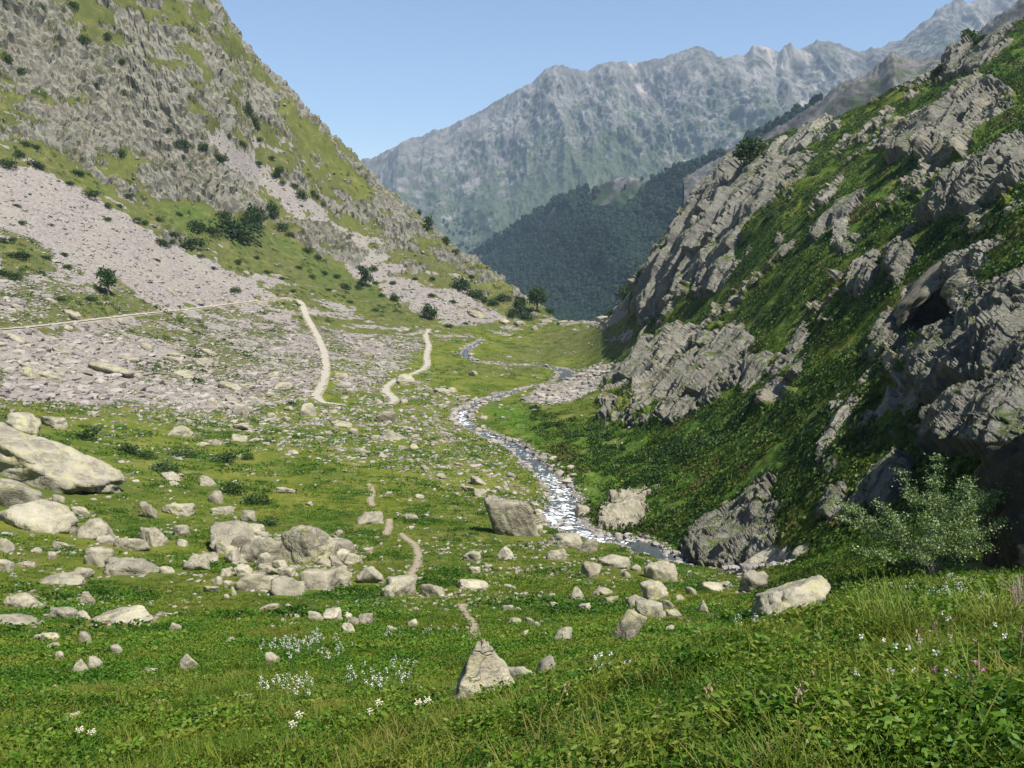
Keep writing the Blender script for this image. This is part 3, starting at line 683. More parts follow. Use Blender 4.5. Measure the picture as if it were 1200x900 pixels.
# ------------------------------------------------------------------ scree and rubble too many to count
def scatter(n,rmin,rmax,azm=.62,power=1.0,azlo=None):
    """random places in the wedge, density falling with distance"""
    a=rng.uniform(-azm if azlo is None else azlo,azm,n); q=rng.random(n)
    lo,hi=rmin**power,rmax**power; r=(lo+(hi-lo)*q)**(1/power)
    return r*np.sin(a),r*np.cos(a)
def stones(n,mask,rmin,rmax,smin,smax,power,az=.62,sink=.25):
    x,y=scatter(n,rmin,rmax,az,power); k=MG(mask,x,y)>rng.random(n)*.9+.10; x,y=x[k],y[k]
    k=(MG(pathG,x,y)<.2)&(MG(stD,x,y)>1.02); x,y=x[k],y[k]
    s=smin*(smax/smin)**(rng.random(len(x))**2.2); z=G.z(x,y)+s*(.3-sink)
    return np.stack([x,y,z],1),s
RP=[rock_shape(50+k,1,7,dims=(1,.8,.6)) for k in range(5)]+[rock_shape(60+k,2,8,dims=(1,.75,.55)) for k in range(3)]
M_scree=None
N=NT('scree_stone'); t=N.attr('tint'); co=N.coord('Object')
cs_=N.mix(t,(.142,.125,.114),(.335,.302,.276)); cs_=N.mix(N.math('MULTIPLY',N.ramp(N.noise(co,.05,4),.45,.6),.55),cs_,N.mix(t,(.17,.16,.125),(.34,.32,.25)))
cs_=N.mix(N.math('MULTIPLY',N.ramp(N.noise(co,5,3),.5,.7),.4),cs_,(.2,.185,.165)); M_scree=N.bsdf(cs_,.95,N.bump(N.noise(co,6,4),.5,.1))
parts=[]
def add_stones(p,s,flat=1.0):
    for k in range(8):
        q=p[k::8]; ss=s[k::8]
        if not len(q): continue
        sc3=ss[:,None]*rng.uniform(.6,1.25,(len(q),3)); sc3[:,2]*=flat
        parts.append(inst_merge('s',RP[k],q,sc3,rng.random(len(q))*6.3,None,rng.random(len(q))))
p,s=stones(66000,scree,110,470,.26,1.6,1.15,.60); vv_=proj(*p.T)[1]; s=np.where(vv_<340,s*.72,s); add_stones(p,s,.9)
p,s=stones(2300,scree*(V>398),110,270,.8,2.3,1.2,.6,.2); add_stones(p,s,.75)
p,s=stones(6000,scree,30,240,.12,.6,1.3,.6); add_stones(p,s)
hill=((X<40)&(RR>200)&(U<640))*np.clip(.10+nz_b*.5+.25*(rockA>.2),0,.7)*(1-rock)*(1-lush*.6)
p,s=stones(30000,hill,200,500,.3,1.6,1.2,.6,.15); add_stones(p,s,.8)
merged('scree_rubble',parts,M_scree,'pinkish grey scree and rubble lying in fans on the valley slopes','scree')
parts=[]
mead=np.clip((1-rock)*(1-scree)*(screeA*1.6+.03+sstep(.05,.4,nz_b)*.16+sstep(.05,.3,nz_a)*.08),0,1)*(U<760)
p,s=stones(240000,mead,13,330,.13,.9,1.25,.6,.12); 
p2,s2=stones(9000,np.clip((1-rock)*(1-scree)*(.35+nz_b),0,1)*(U<880),14,75,.14,.42,1.35,.6,.05); p=np.concatenate([p,p2]); s=np.concatenate([s,s2])
uu,vv=proj(*p.T); pxl=s*2*F/np.hypot(p[:,0],p[:,1]); k=pxl<9; add_stones(p[k],s[k],.7)
merged('scattered_stones',parts,M_scree,'small pale stones strewn through the meadow grass','stones')
parts=[]
# stream margin cobbles
i=rng.integers(0,len(ST)-1,2600); mask_=noise3(i*.23,3.3,.5,77)>-.25; sgn=np.where(rng.random(2600)<.5,-1,1); tdir=ST[i+1]-ST[i]; nx=tdir[:,1];ny=-tdir[:,0];ll=np.hypot(nx,ny)+1e-9
off=SW[i]*sgn*(1.0+np.abs(rng.normal(0,.33,2600))); fr=rng.random(2600)
x=ST[i,0]+tdir[:,0]*fr+nx/ll*off; y=ST[i,1]+tdir[:,1]*fr+ny/ll*off
s=.12*5**(rng.random(2600)**2.2); add_stones(np.stack([x,y,G.z(x,y)+s*.15],1)[mask_],s[mask_],.8)
i=rng.integers(0,len(ST)-1,120); off=SW[i]*rng.uniform(-1,1,120); tdir=ST[i+1]-ST[i]; nx=tdir[:,1];ny=-tdir[:,0];ll=np.hypot(nx,ny)+1e-9
x=ST[i,0]+nx/ll*off; y=ST[i,1]+ny/ll*off; s=rng.uniform(.2,.7,120); add_stones(np.stack([x,y,ST[i,2]-.25+s*.1],1),s,.7)
merged('stream_cobbles',parts,M_scree,'grey and pale cobbles lining the banks of the stream','cobbles')
log('stones')

# ------------------------------------------------------------------ plants: leaf-sized faces
def leaf_quads(cent,dirs,ln,wd,rs):
    """one folded diamond-ish quad per leaf"""
    n=len(cent); up=rs.normal(size=(n,3)); sd=np.cross(dirs,up); sd/=np.linalg.norm(sd,axis=1)[:,None]+1e-9
    a=cent; b=cent+dirs*ln[:,None]*.5+sd*wd[:,None]*.5; c_=cent+dirs*ln[:,None]; d=cent+dirs*ln[:,None]*.5-sd*wd[:,None]*.5
    v=np.stack([a,b,c_,d],1).reshape(-1,3); f=np.arange(n*4).reshape(-1,4); return v,f
def unit(v): return v/(np.linalg.norm(v,axis=1)[:,None]+1e-9)
def bush_proto(seed,n,leaf,flat=.75,lumps=7):
    r=np.random.default_rng(seed)
    c=unit(r.normal(size=(lumps,3)))*r.uniform(.25,.6,(lumps,1)); c[:,2]=np.abs(c[:,2])*flat+.1; rad=r.uniform(.3,.55,lumps)
    k=r.integers(0,lumps,n); d=unit(r.normal(size=(n,3))); p=c[k]+d*rad[k][:,None]*r.uniform(.55,1.05,(n,1)); p[:,2]=np.maximum(p[:,2]*flat,.0)
    dr_=unit(d+r.normal(size=(n,3))*.7+np.array([0,0,.35]))
    return leaf_quads(p,dr_,r.uniform(.7,1.3,n)*leaf,r.uniform(.5,.9,n)*leaf,r)
def herb_proto(seed,n,leaf,h=.35,spread=.3,wide=.55):
    r=np.random.default_rng(seed); a=r.random(n)*6.28; rr=np.sqrt(r.random(n))*spread
    p=np.stack([rr*np.cos(a),rr*np.sin(a),r.random(n)**.7*h*(1-.5*rr/spread)],1)
    d=unit(np.stack([np.cos(a+r.normal(0,.8,n)),np.sin(a+r.normal(0,.8,n)),r.uniform(-.15,.9,n)],1))
    return leaf_quads(p,d,r.uniform(.6,1.3,n)*leaf,r.uniform(.7,1.2,n)*leaf*wide,r)
def grass_proto(seed,n,h=.35,w=.008,spread=.08,bend=.5):
    r=np.random.default_rng(seed); vs=[];fs=[]
    for i in range(n):
        a=r.random()*6.28; b=r.random()*6.28; base=np.array([np.cos(b),np.sin(b),0])*spread*r.random()
        d=np.array([np.cos(a),np.sin(a),0]); L=h*r.uniform(.5,1.15); sd=np.array([-d[1],d[0],0])*w
        bd=bend*r.uniform(.3,1.2)
        p1=base+d*L*.18*bd+np.array([0,0,L*.5]); p2=base+d*L*.75*bd+np.array([0,0,L*(1-.28*bd)])
        k=len(vs); vs+= [base-sd,base+sd,p1+sd*.8,p1-sd*.8,p2+sd*.25,p2-sd*.25]; fs+= [[k,k+1,k+2,k+3],[k+3,k+2,k+4,k+5]]
    return np.array(vs),np.array(fs)
def fern_proto(seed,nf=7,L=.5):
    r=np.random.default_rng(seed); P_=[];Dd=[];Ln=[]
    for i in range(nf):
        a=i/nf*6.28+r.normal(0,.3); d=np.array([np.cos(a),np.sin(a),0]); LL=L*r.uniform(.7,1.2)
        for t in np.linspace(.15,1,11):
            p=d*LL*t*.8+np.array([0,0,LL*(.75*t-.45*t*t)])
            for sg in (-1,1):
                P_.append(p);Dd.append(np.array([-d[1],d[0],0])*sg+d*.5+np.array([0,0,.1]));Ln.append(LL*.26*(1.1-t))
    return leaf_quads(np.array(P_),unit(np.array(Dd)),np.array(Ln),np.array(Ln)*.42,r)

M_grass=leaf_mat('meadow_grass',[(.060,.125,.008),(.120,.178,.014),(.195,.220,.024),(.24,.21,.06)],.4,.55)
M_herb=leaf_mat('meadow_herbs',[(.030,.092,.006),(.072,.165,.011),(.130,.220,.018),(.19,.22,.030)],.35,.55)
M_shrub=leaf_mat('slope_shrubs',[(.020,.052,.007),(.050,.102,.010),(.088,.138,.015),(.12,.09,.03)],.25,.6)
def place(n,r0,r1,power,cond,az=.62,azlo=None):
    x,y=scatter(n,r0,r1,az,power,azlo); k=cond(x,y); x,y=x[k],y[k]
    z=G.z(x,y); return x,y,z
grassok=lambda x,y:(MG(rock,x,y)<.4)&(MG(scree,x,y)<.45)&(MG(pathG,x,y)<.15)&(MG(stD,x,y)>1.25)&(MG(CLR,x,y)<.5)
def slope_n(x,y):
    h=np.maximum(.1,np.hypot(x,y)*.01); gx=(G.z(x+h,y)-G.z(x-h,y))/(2*h); gy=(G.z(x,y+h)-G.z(x,y-h))/(2*h)
    return np.stack([-gx,-gy,np.ones_like(gx)],1)
def tintf(x,y,z,sc,seed,base=.45,amp=.9,jit=.18): return np.clip(base+fbm(x,y,z,sc,3,seed)*amp+rng.normal(0,jit,len(x)),0,1)
gp=[];hp=[]
def put(lst,protos,x,y,z,smin,smax,tint,follow=True):
    n=len(protos)
    for k in range(n):
        s=slice(k,None,n); xx,yy,zz=x[s],y[s],z[s]
        if not len(xx): continue
        lst.append(inst_merge('p',protos[k],np.stack([xx,yy,zz],1),rng.uniform(smin,smax,len(xx)),rng.random(len(xx))*6.3,None,tint[s],rng.normal(0,.12,(len(xx),2)),nrm=slope_n(xx,yy) if follow else None))
# which plant: a patchwork of grass and leafy herbs
patch=lambda x,y,z,sc=3.5:fbm(x,y,z,sc,3,811)
GP1=[grass_proto(300+k,26,.30,.0032,.12,.75) for k in range(4)]
HPN=[herb_proto(310+k,130,.036,.26,.17,.5) for k in range(4)]+[fern_proto(320+k,9,.26) for k in range(3)]+[herb_proto(330+k,170,.025,.30,.17,.6) for k in range(3)]
HPM=[herb_proto(311+k,64,.052,.28,.20,.55) for k in range(4)]+[fern_proto(321+k,6,.36) for k in range(3)]+[herb_proto(331+k,70,.042,.32,.2,.6) for k in range(3)]
GP2=[grass_proto(340+k,18,.22,.008,.18,.75) for k in range(3)]
HP2=[herb_proto(350+k,44,.075,.19,.26,.6) for k in range(4)]+[fern_proto(355+k,6,.34) for k in range(1)]
GP3=[grass_proto(360+k,10,.20,.022,.35,.7) for k in range(3)]
HP3=[herb_proto(370+k,24,.20,.20,.55,.6) for k in range(4)]
HP4=[herb_proto(380+k,16,.45,.38,1.1,.65) for k in range(4)]
log('meadow plants')
# shrubby cover of the right slope
BP=[bush_proto(400+k,46,.30,.65) for k in range(5)]; BPn=[bush_proto(420+k,80,.20,.7) for k in range(4)]
sp=[]
okr=lambda x,y:(MG(rock,x,y)<.55)&(MG(lush,x,y)>.56)&(MG(lushF,x,y)>.42)&(MG(stD,x,y)>1.8)&(MG(scree,x,y)<.4)&(x>5)&(fbm(x,y,0,8,3,851)>-.17)
x,y,z=place(30000,55,340,1.2,okr,.66,0.02); put(sp,BP,x,y,z-.1,.5,1.5,tintf(x,y,z,14,861,.42,1.1))
x,y,z=place(9000,28,85,1.3,okr,.66,.1); put(sp,BPn,x,y,z-.08,.35,.85,tintf(x,y,z,8,862,.45,1.1))
x,y,z=place(2600,45,330,1.2,lambda x,y:okr(x,y)&(fbm(x,y,0,16,3,858)>.02),.66,.05); put(sp,[bush_proto(440+k,130,.17,.8,9) for k in range(4)],x,y,z-.15,1.1,2.6,tintf(x,y,z,20,869,.14,.7))
x,y,z=place(16000,190,500,1.2,lambda x,y:(MG(rock,x,y)<.7)&(MG(scree,x,y)<.6)&(fbm(x,y,0,13,4,855,.6)>.10)&(x<60)&(G.z(x,y)>-46+0*x)&(MG(pathG,x,y)<.1),.3,-.62); put(sp,BP,x,y,z-.15,.6,1.9,tintf(x,y,z,14,866,.30,1.0))
merged('slope_shrubs',sp,M_shrub,'dense low heath and bilberry shrubs covering the steep valley slopes','shrubs')
log('slope shrubs')
# ------------------------------------------------------------------ rock materials
M_pale={k:rock_mat('pale_rock_%s'%n,k,.80,.36,.03) for k,n in ((.35,'small'),(.9,'medium'),(2.4,'large'))}
M_lich={k:rock_mat('lichen_rock_%s'%n,k,.82,.8,.0) for k,n in ((.35,'small'),(.9,'medium'),(2.4,'large'))}
M_grey={k:rock_mat('grey_rock_%s'%n,k,.66,.15,.05) for k,n in ((.35,'small'),(.9,'medium'),(2.4,'large'))}
M_white={k:rock_mat('white_rock_%s'%n,k,.95,.08,.0) for k,n in ((.35,'small'),(.9,'medium'),(2.4,'large'))}
M_red=rock_mat('reddish_rock',.5,.75,.1,1.0); M_shade_rock=rock_mat('shade_painted_rock',.8,.12,.1,.2)  # the darkest: shade of the overhanging mid-grey boulder put into its colour
ROCKM={'p':M_pale,'l':M_lich,'g':M_grey,'w':M_white}
def pick(mat,w):
    d=ROCKM[mat]; return d[.35] if w<.9 else d[.9] if w<3.2 else d[2.4]
TONE={'p':'pale','l':'yellowish','g':'grey','w':'whitish'}
bseed=[1000]
CLR=np.zeros_like(rock)
def clear(x,y,r,dist):
    ai,ri=G.idx(x,y); da=int(r*1.6/dist/(AZ[1000 if NA>1000 else 400]-AZ[399 if NA<=1000 else 999]))+2; a0=int(ai); sl=(slice(max(0,int(ri)-160),int(ri)+160),slice(max(0,a0-da),a0+da+1))
    d=np.hypot(X[sl]-x,(Y[sl]-y+r*.35)*.72); CLR[sl]=np.maximum(CLR[sl],1-sstep(.95,1.25,d/r))
LM=[('the big tilted yellowish slab',60,545),('the rock pile',330,650),('the pointed grey rock',568,795),('the leaning block by the stream',605,605),
    ('the reddish rock',659,747),('the long low slab',148,723),('the broad rock table',925,707),('the foot of the bent pale path',378,462),('the winding path',476,440),
    ('the gravel bar',668,458),('the pair of dark round bushes',285,572),('the domed boulder above the gully',870,678),('the curved bone-shaped rock',728,738),('the stone row below the rock pile',400,728),
    ('the track fork',345,350),('the white-flowered clump',372,772)]
autoL=[]
def auto_label(o,u,v,size,desc,noun):
    best=min(LM,key=lambda q:math.hypot((u-q[1]),(v-q[2])*1.4)); dx,dy=u-best[1],(v-best[2])*1.6
    rel=('right of' if dx>0 else 'left of') if abs(dx)>abs(dy) else ('below' if dy>0 else 'above')
    autoL.append((o,math.hypot(dx,dy),size,desc,noun,rel,best[0]))
ORD=['','second','third','fourth','fifth','sixth','seventh','eighth','ninth','tenth','eleventh','twelfth']
def finish_labels():
    from collections import defaultdict
    g=defaultdict(list)
    for t in autoL: g[(t[2],t[3],t[4],t[5],t[6])].append(t)
    for key,l in g.items():
        l.sort(key=lambda t:t[1]); base=' '.join(x for x in key[:3] if x)
        for i,t in enumerate(l):
            o=t[0]
            if i<len(ORD) and len(l)>1: o['label']=('' if i==0 else ORD[i]+' ')+'nearest '+base+' '+key[3]+' '+key[4]
            elif len(l)==1: o['label']='the only '+base+' '+key[3]+' '+key[4] if False else base+' '+key[3]+' '+key[4]
            else:
                o['label']=base+' far '+key[3]+' '+key[4]; o['group']=base+' scattered '+key[3]+' '+key[4]
def boulder(u,v,w,h,kind='r',mat='p',label=None,group=None,rot=None,sink=None,depth=.8,sub=None,lean=0,name='boulder',seed=None,mt=None):
    """u,v centre and w,h extent on the survey -> a rock of that real size standing on the ground there"""
    p=at(u,min(v+h*.32,899)); dist=math.hypot(p[0],p[1]); W=w*dist/F; H=max(h*dist/F*(.95 if kind in 'ps' else .88),.28*W if kind!='f' else .2*W)
    s=bseed[0] if seed is None else seed; bseed[0]+=1
    r_=np.random.default_rng(s)
    sub=sub or (4 if w>15 else 3 if w>8 else 2)
    pl={'r':12,'a':9,'f':10,'p':8,'s':7}[kind]; pw={'r':24,'a':44,'f':30,'p':40,'s':50}[kind]
    pv,pf=rock_shape(s,sub,pl,.085 if kind!='s' else .06,power=pw,peak={'p':.72}.get(kind,0),lo={'r':.62,'f':.62,'s':.75}.get(kind,.55))
    pv=pv/np.abs(pv).max(0)
    if dist<100: H=H*1.18+(.22 if dist<24 else .12)*min(1,h/14); W*=1.10
    clear(p[0],p[1],W*.5+.12,dist)
    a=r_.uniform(-.5,.5) if rot is None else rot
    sk=({'f':.42,'p':.12,'a':.33,'s':.33}.get(kind,.34)) if sink is None else sink
    tx,ty=r_.uniform(-.16,.16,2); pv=pv+np.stack([0*pv[:,0],0*pv[:,0],pv[:,0]*tx*W/H+pv[:,1]*ty*W/H],1)*.6
    q=pv*np.array([W*.5,W*.5*depth,H*.62]); q[:,2]+=H*(.5-sk)*.8
    q[:,0]+=q[:,2]*lean
    c,s_=math.cos(a),math.sin(a); q=np.stack([q[:,0]*c-q[:,1]*s_,q[:,0]*s_+q[:,1]*c,q[:,2]],1)
    nn=B0.normal(p[0],p[1],max(.4,W*.6)); q[:,2]-=(q[:,0]*nn[0]+q[:,1]*nn[1])/nn[2]*.75
    o=link(name,mesh_np(name,q,pf,True),mt or pick(mat,max(W,H)),None,p)
    tag(o,label,'boulder' if w>9 else 'stone',group)
    if label is None:
        size='large' if w>30 else 'medium-sized' if w>17 else 'small' if w>9 else 'tiny'
        auto_label(o,u,v,size,TONE[mat]+' '+{'r':'rounded','a':'angular','f':'flat','p':'pointed','s':'blocky'}[kind],'boulder' if w>9 else 'stone')
    return o
taken=[]
def B(*a,**k): taken.append(a[:4]); return boulder(*a,**k)
# --- the ones that stand out
B(56,540,168,52,'s','l','huge tilted yellowish slab lying in the left meadow',depth=.62,rot=-.30,sub=5,lean=.1,seed=11,sink=.3)
B(8,580,64,34,'s','l','broken yellowish slab at the left edge, just below the huge tilted slab',depth=.6,sub=4)
B(44,608,80,32,'r','p','big rounded pale boulder right of the broken yellowish slab',depth=.7,sub=4)
B(28,493,46,22,'a','l','angular yellowish boulder standing behind the top end of the huge slab')
B(4,501,40,18,'a','l','blocky yellowish boulder behind the huge slab at its left',sub=4)
B(65,495,28,14,'s','w','whitish block lying alone just behind the huge tilted slab')
B(605,608,52,56,'s','p','large leaning pale block standing alone beside the stream',depth=.7,sub=5,lean=-.28,seed=23,rot=.15)
B(566,801,88,76,'p','p','grey boulder with a tall sharp point standing in the near meadow',sub=5,depth=.7,seed=31,sink=.15)
B(554,788,22,20,'r','l','low yellowish boulder tucked behind the tall pointed rock')
B(612,797,46,26,'r','p','rounded pale boulder leaning against the right flank of the pointed rock',sub=4)
B(636,788,40,22,'a','g','long grey rock just right of the pointed rock, sloping to the right',lean=.3,sub=4)
B(650,809,36,12,'f','p','low flat stone half sunk in grass right of the pointed rock')
B(540,812,30,18,'r','l','low yellowish foot stone on the left of the pointed rock')
B(926,706,92,40,'s','l','broad yellowish rock table at the edge of the near bank',depth=.6,sub=5,seed=41)
B(949,700,36,34,'a','p','pale block on the right end of the rock table',sub=4)
B(880,681,40,34,'a','g','tall grey block beside the stream just behind the rock table',sub=4)
B(775,668,40,32,'r','p','domed pale boulder standing above the gully mouth',sub=4,depth=.7)
B(769,693,36,24,'a','l','sloping yellowish block directly below the domed boulder',sub=4)
B(746,706,22,18,'s','l','small square block below and left of the sloping block')
B(729,736,30,42,'s','l','curved bone-shaped yellowish rock lying in the grass',lean=.5,sub=4,sink=.3)
B(738,748,11,12,'a','g','small grey stone against the right foot of the bone-shaped rock')
B(760,715,32,18,'s','p','flat-topped pale block in the middle of the tumbled blocks')
B(659,747,19,16,'a','p','reddish stained rock alone in the near meadow',mt=M_red)
B(148,722,84,22,'f','l','long low yellowish slab lying flat in the left foreground meadow',depth=.5,sub=5,sink=.42)
B(433,673,38,26,'r','p','smooth pale boulder at the lower right of the rock pile',sub=4)
B(466,687,40,28,'a','l','pale boulder with a slanting flat top beside the thin path',sub=4,lean=.3)
B(453,693,20,18,'r','p','small rounded boulder leaning on the slant-topped boulder by the path')
B(508,692,26,18,'s','p','squat pale boulder alone just right of the thin path')
B(665,633,46,20,'r','p','broad pale boulder in the water at the stream bend',sub=4)
B(688,640,26,20,'r','g','grey boulder below the broad pale one at the stream bend')
B(682,599,20,16,'r','p','rounded boulder on the right bank beside the white rapids')
B(434,607,30,17,'a','p','pale angular boulder between the two short path stretches')
B(160,663,60,22,'f','p','wide flat slab with a broken left corner in the left meadow',sub=4,depth=.6)
B(361,480,20,17,'s','w','white block at the foot of the bent pale path')
B(450,487,26,20,'a','g','dark grey jagged boulder above the path-side meadow',sub=4)
B(458,510,36,13,'f','p','long flat pale rock in the middle meadow')
B(270,751,13,9,'r','w','bright white stone alone in the grass left of the white-flowered clump')
B(292,606,16,13,'s','g','grey block on the top edge of the rock pile')
B(1232,612,150,176,'a','g','tall dark overhanging boulder on the near bank',depth=.9,sub=5,lean=-.18,seed=52,mt=M_shade_rock,sink=.16)
B(900,651,44,18,'a','w','bleached white boulder where the stream leaves the gully')
B(922,648,18,12,'a','w','bleached white block right of the gully boulder')
B(945,645,36,11,'f','p','flat pale ledge stone ending the white boulders at the gully')
B(476,443,24,12,'r','l','yellowish boulder beside the bend of the winding path')
B(410,457,17,12,'r','g','dark-based rounded boulder between the two pale paths')
B(555,437,16,9,'a','g','dark wedge rock standing near the upper stream')
B(1092,332,74,19,'a','g','jutting rock roof over the dark hollow in the right slope',depth=1.1,sub=5,sink=.1,seed=71,mt=rock_mat('shade_slab_rock',1.6,.5,.2))  # slab added to cast shade into the hollow below it
# --- the rock pile in the middle of the meadow
r_=np.random.default_rng(99)
B(362,644,62,46,'s','l','tall yellowish central block, the highest of the rock pile',sub=5,depth=.7,sink=.15,seed=61)
B(398,640,44,34,'r','p','rounded block on the upper right of the rock pile',sub=4,seed=62)
B(280,632,60,36,'a','p','wide angular block at the upper left of the rock pile',sub=4)
B(310,645,50,40,'a','g','grey slab just left of the tall central block in the rock pile',sub=4)
B(392,648,42,22,'r','w','whitish low boulder trailing off the right end of the rock pile',sub=4)
B(300,682,42,26,'a','p','angular block at the lower left of the rock pile',sub=4)
B(368,680,44,30,'a','p','front block at the foot of the rock pile',sub=4)
B(338,688,38,24,'s','g','grey block low on the front of the rock pile',sub=4)
B(395,678,30,26,'r','p','rounded block at the lower right corner of the rock pile',sub=4)
for i in range(92):
    a=r_.uniform(0,6.28); q=r_.random()**.5; u=334+q*math.cos(a)*84; v=654+q*math.sin(a)*36+q*math.cos(a)*14
    w=6+20*r_.random()**1.6; B(u,v,w,w*r_.uniform(.55,.9),r_.choice(list('aasr')),r_.choice(list('ppgl')))
# --- surveyed boulders of the meadow: u,v,w,h,kind,material
SURV='''68 584 15 9 r p;96 600 17 12 r w;176 599 16 22 a l;110 622 36 24 r p;127 633 20 11 r p;182 629 28 26 a p;155 637 38 20 f p;118 654 25 22 s p;230 660 30 21 r p;
246 654 19 12 r p;215 620 17 22 a p;213 636 13 9 r p;208 595 36 15 r l;253 583 14 17 s l;262 598 27 11 f p;243 564 24 16 a p;200 557 26 13 r p;204 566 13 8 r p;
212 505 30 17 r l;218 493 21 12 r l;278 511 24 16 a p;253 473 22 12 a p;281 481 28 16 a p;108 484 16 9 a w;75 678 42 17 r p;30 661 17 8 f p;4 640 18 18 r p;4 662 16 20 a p;
61 651 9 8 s p;71 640 17 9 s p;43 645 14 7 f p;95 672 22 11 r p;133 670 11 9 r p;197 668 15 10 r p;265 672 13 14 a p;36 618 13 9 r p;27 703 34 20 f p;73 719 32 13 f p;98 722 16 12 r p;
22 727 46 9 f p;103 702 15 17 a p;58 746 25 13 r l;64 757 17 8 f p;100 749 15 16 r l;70 771 11 9 r p;95 785 19 17 r p;114 782 16 14 a p;137 763 14 10 r p;206 736 13 11 r p;175 787 20 7 f p;222 779 25 14 a p;
223 803 9 7 r p;63 810 11 8 r p;193 829 40 9 f p;237 849 38 19 a p;85 849 26 13 f l;286 826 24 12 f p;320 775 16 16 a p;247 690 18 9 r p;273 695 8 10 p p;266 699 9 6 r p;255 681 13 11 r p;266 683 11 8 r p;
316 711 22 9 a p;337 711 9 9 r p;346 723 13 8 r p;370 723 19 13 r p;390 721 23 16 r w;407 722 12 10 r w;428 727 16 16 r p;413 728 16 12 r g;409 738 18 14 r w;460 737 13 9 a w;483 731 13 11 r w;430 645 13 8 r w;
398 624 11 7 r p;391 629 9 6 a p;482 606 20 7 f p;457 577 10 5 f p;335 574 21 12 r p;492 581 13 7 r p;362 590 10 6 a p;553 652 24 14 a p;557 667 15 11 r w;555 684 38 12 f l;571 663 12 5 f p;595 713 13 8 s w;603 727 16 9 r p;
620 728 13 9 r p;628 732 11 7 r p;614 743 11 8 r w;638 743 12 6 r p;676 697 18 14 p p;685 711 21 9 f p;646 698 10 7 r p;650 708 11 7 r w;664 719 10 5 f p;705 693 26 9 f p;717 701 20 8 f p;692 668 28 23 r p;719 659 38 16 r p;733 673 11 9 a p;
745 665 13 11 r p;652 650 26 17 r p;592 648 20 16 a w;783 708 14 10 s p;789 719 18 9 r p;823 713 14 14 p w;834 688 30 13 r p;849 683 16 9 f p;883 719 22 11 r l;811 693 15 11 r p;784 738 11 11 r p;818 738 10 10 r g;777 719 14 8 r p;795 700 14 8 a p;
402 497 27 7 f p;413 505 14 9 r p;476 446 24 12 r l;486 523 13 11 r p;486 511 11 8 r p;530 456 13 8 r l;501 456 12 7 r l;517 457 20 9 r p;543 465 20 9 r p;343 530 14 7 r p;517 557 15 10 r p;560 563 20 14 a p;549 572 16 10 a p;562 577 18 15 a p;
578 575 10 7 a p;498 548 12 7 r p;470 525 11 8 r p;448 534 13 6 f p;423 527 14 9 r p;395 495 14 7 r p;440 512 12 8 a p;508 519 10 6 r p;538 543 11 6 f p;600 556 13 8 r p;580 587 13 9 a p;568 551 10 6 r p;519 475 13 7 f p;
547 477 11 8 a p;566 489 11 7 s p;561 503 14 9 a p;604 515 9 7 r p;648 537 14 9 r p;668 547 11 9 r p;672 557 10 8 r p;637 570 13 9 r g;653 571 13 8 r g;646 595 10 7 r p;632 600 11 8 r w;627 590 12 8 r w;640 612 12 7 r w;655 615 11 8 r w;632 618 10 8 r w;
60 440 28 15 a l;38 438 18 16 a l;30 428 12 7 a p;132 432 44 15 r l;152 420 20 8 f l;165 436 12 8 a p;205 421 22 13 f l;238 425 26 12 r l;242 412 20 9 a l;216 437 24 10 a l;270 452 26 13 a l;290 452 22 9 f l;272 468 18 12 a p;330 451 26 10 f l;200 415 20 9 a l;
172 407 12 10 s l;316 462 12 9 s p;346 437 10 8 a p;320 438 14 7 f p;285 500 22 10 a p;300 514 11 6 f p;254 518 12 7 p p;238 520 16 6 f p;340 478 13 8 r p;335 490 12 7 a p;318 486 12 7 r p;375 512 13 6 f p;
430 415 18 12 f l;400 440 20 10 a l;420 400 11 7 a p;445 405 10 6 a p;498 462 10 7 r p;474 470 11 7 a p;443 470 12 8 r p;404 466 10 6 f p;390 482 12 6 r p;590 376 14 9 r l;610 378 16 8 r l;627 384 10 8 a p;561 368 30 9 r l;640 376 16 6 a l;660 377 18 6 f p;
705 366 16 10 a w;722 357 14 8 a w;735 350 16 9 a w;712 376 12 6 f p;735 392 16 7 f w;752 388 12 6 a w;735 407 10 5 r p;680 440 12 7 a w;700 436 11 6 a w;650 462 10 6 a w;20 395 26 7 f p;72 411 20 8 f g;78 383 11 6 a p;140 375 10 6 a p;232 353 12 5 f p;200 340 14 6 f l;85 368 18 8 a l;60 352 12 6 a l;20 360 14 7 a l;'''
for t in SURV.replace('\n','').split(';'):
    if not t.strip(): continue
    a=t.split(); B(float(a[0]),float(a[1]),float(a[2]),float(a[3]),a[4],a[5])
log('boulders %d'%len(taken))

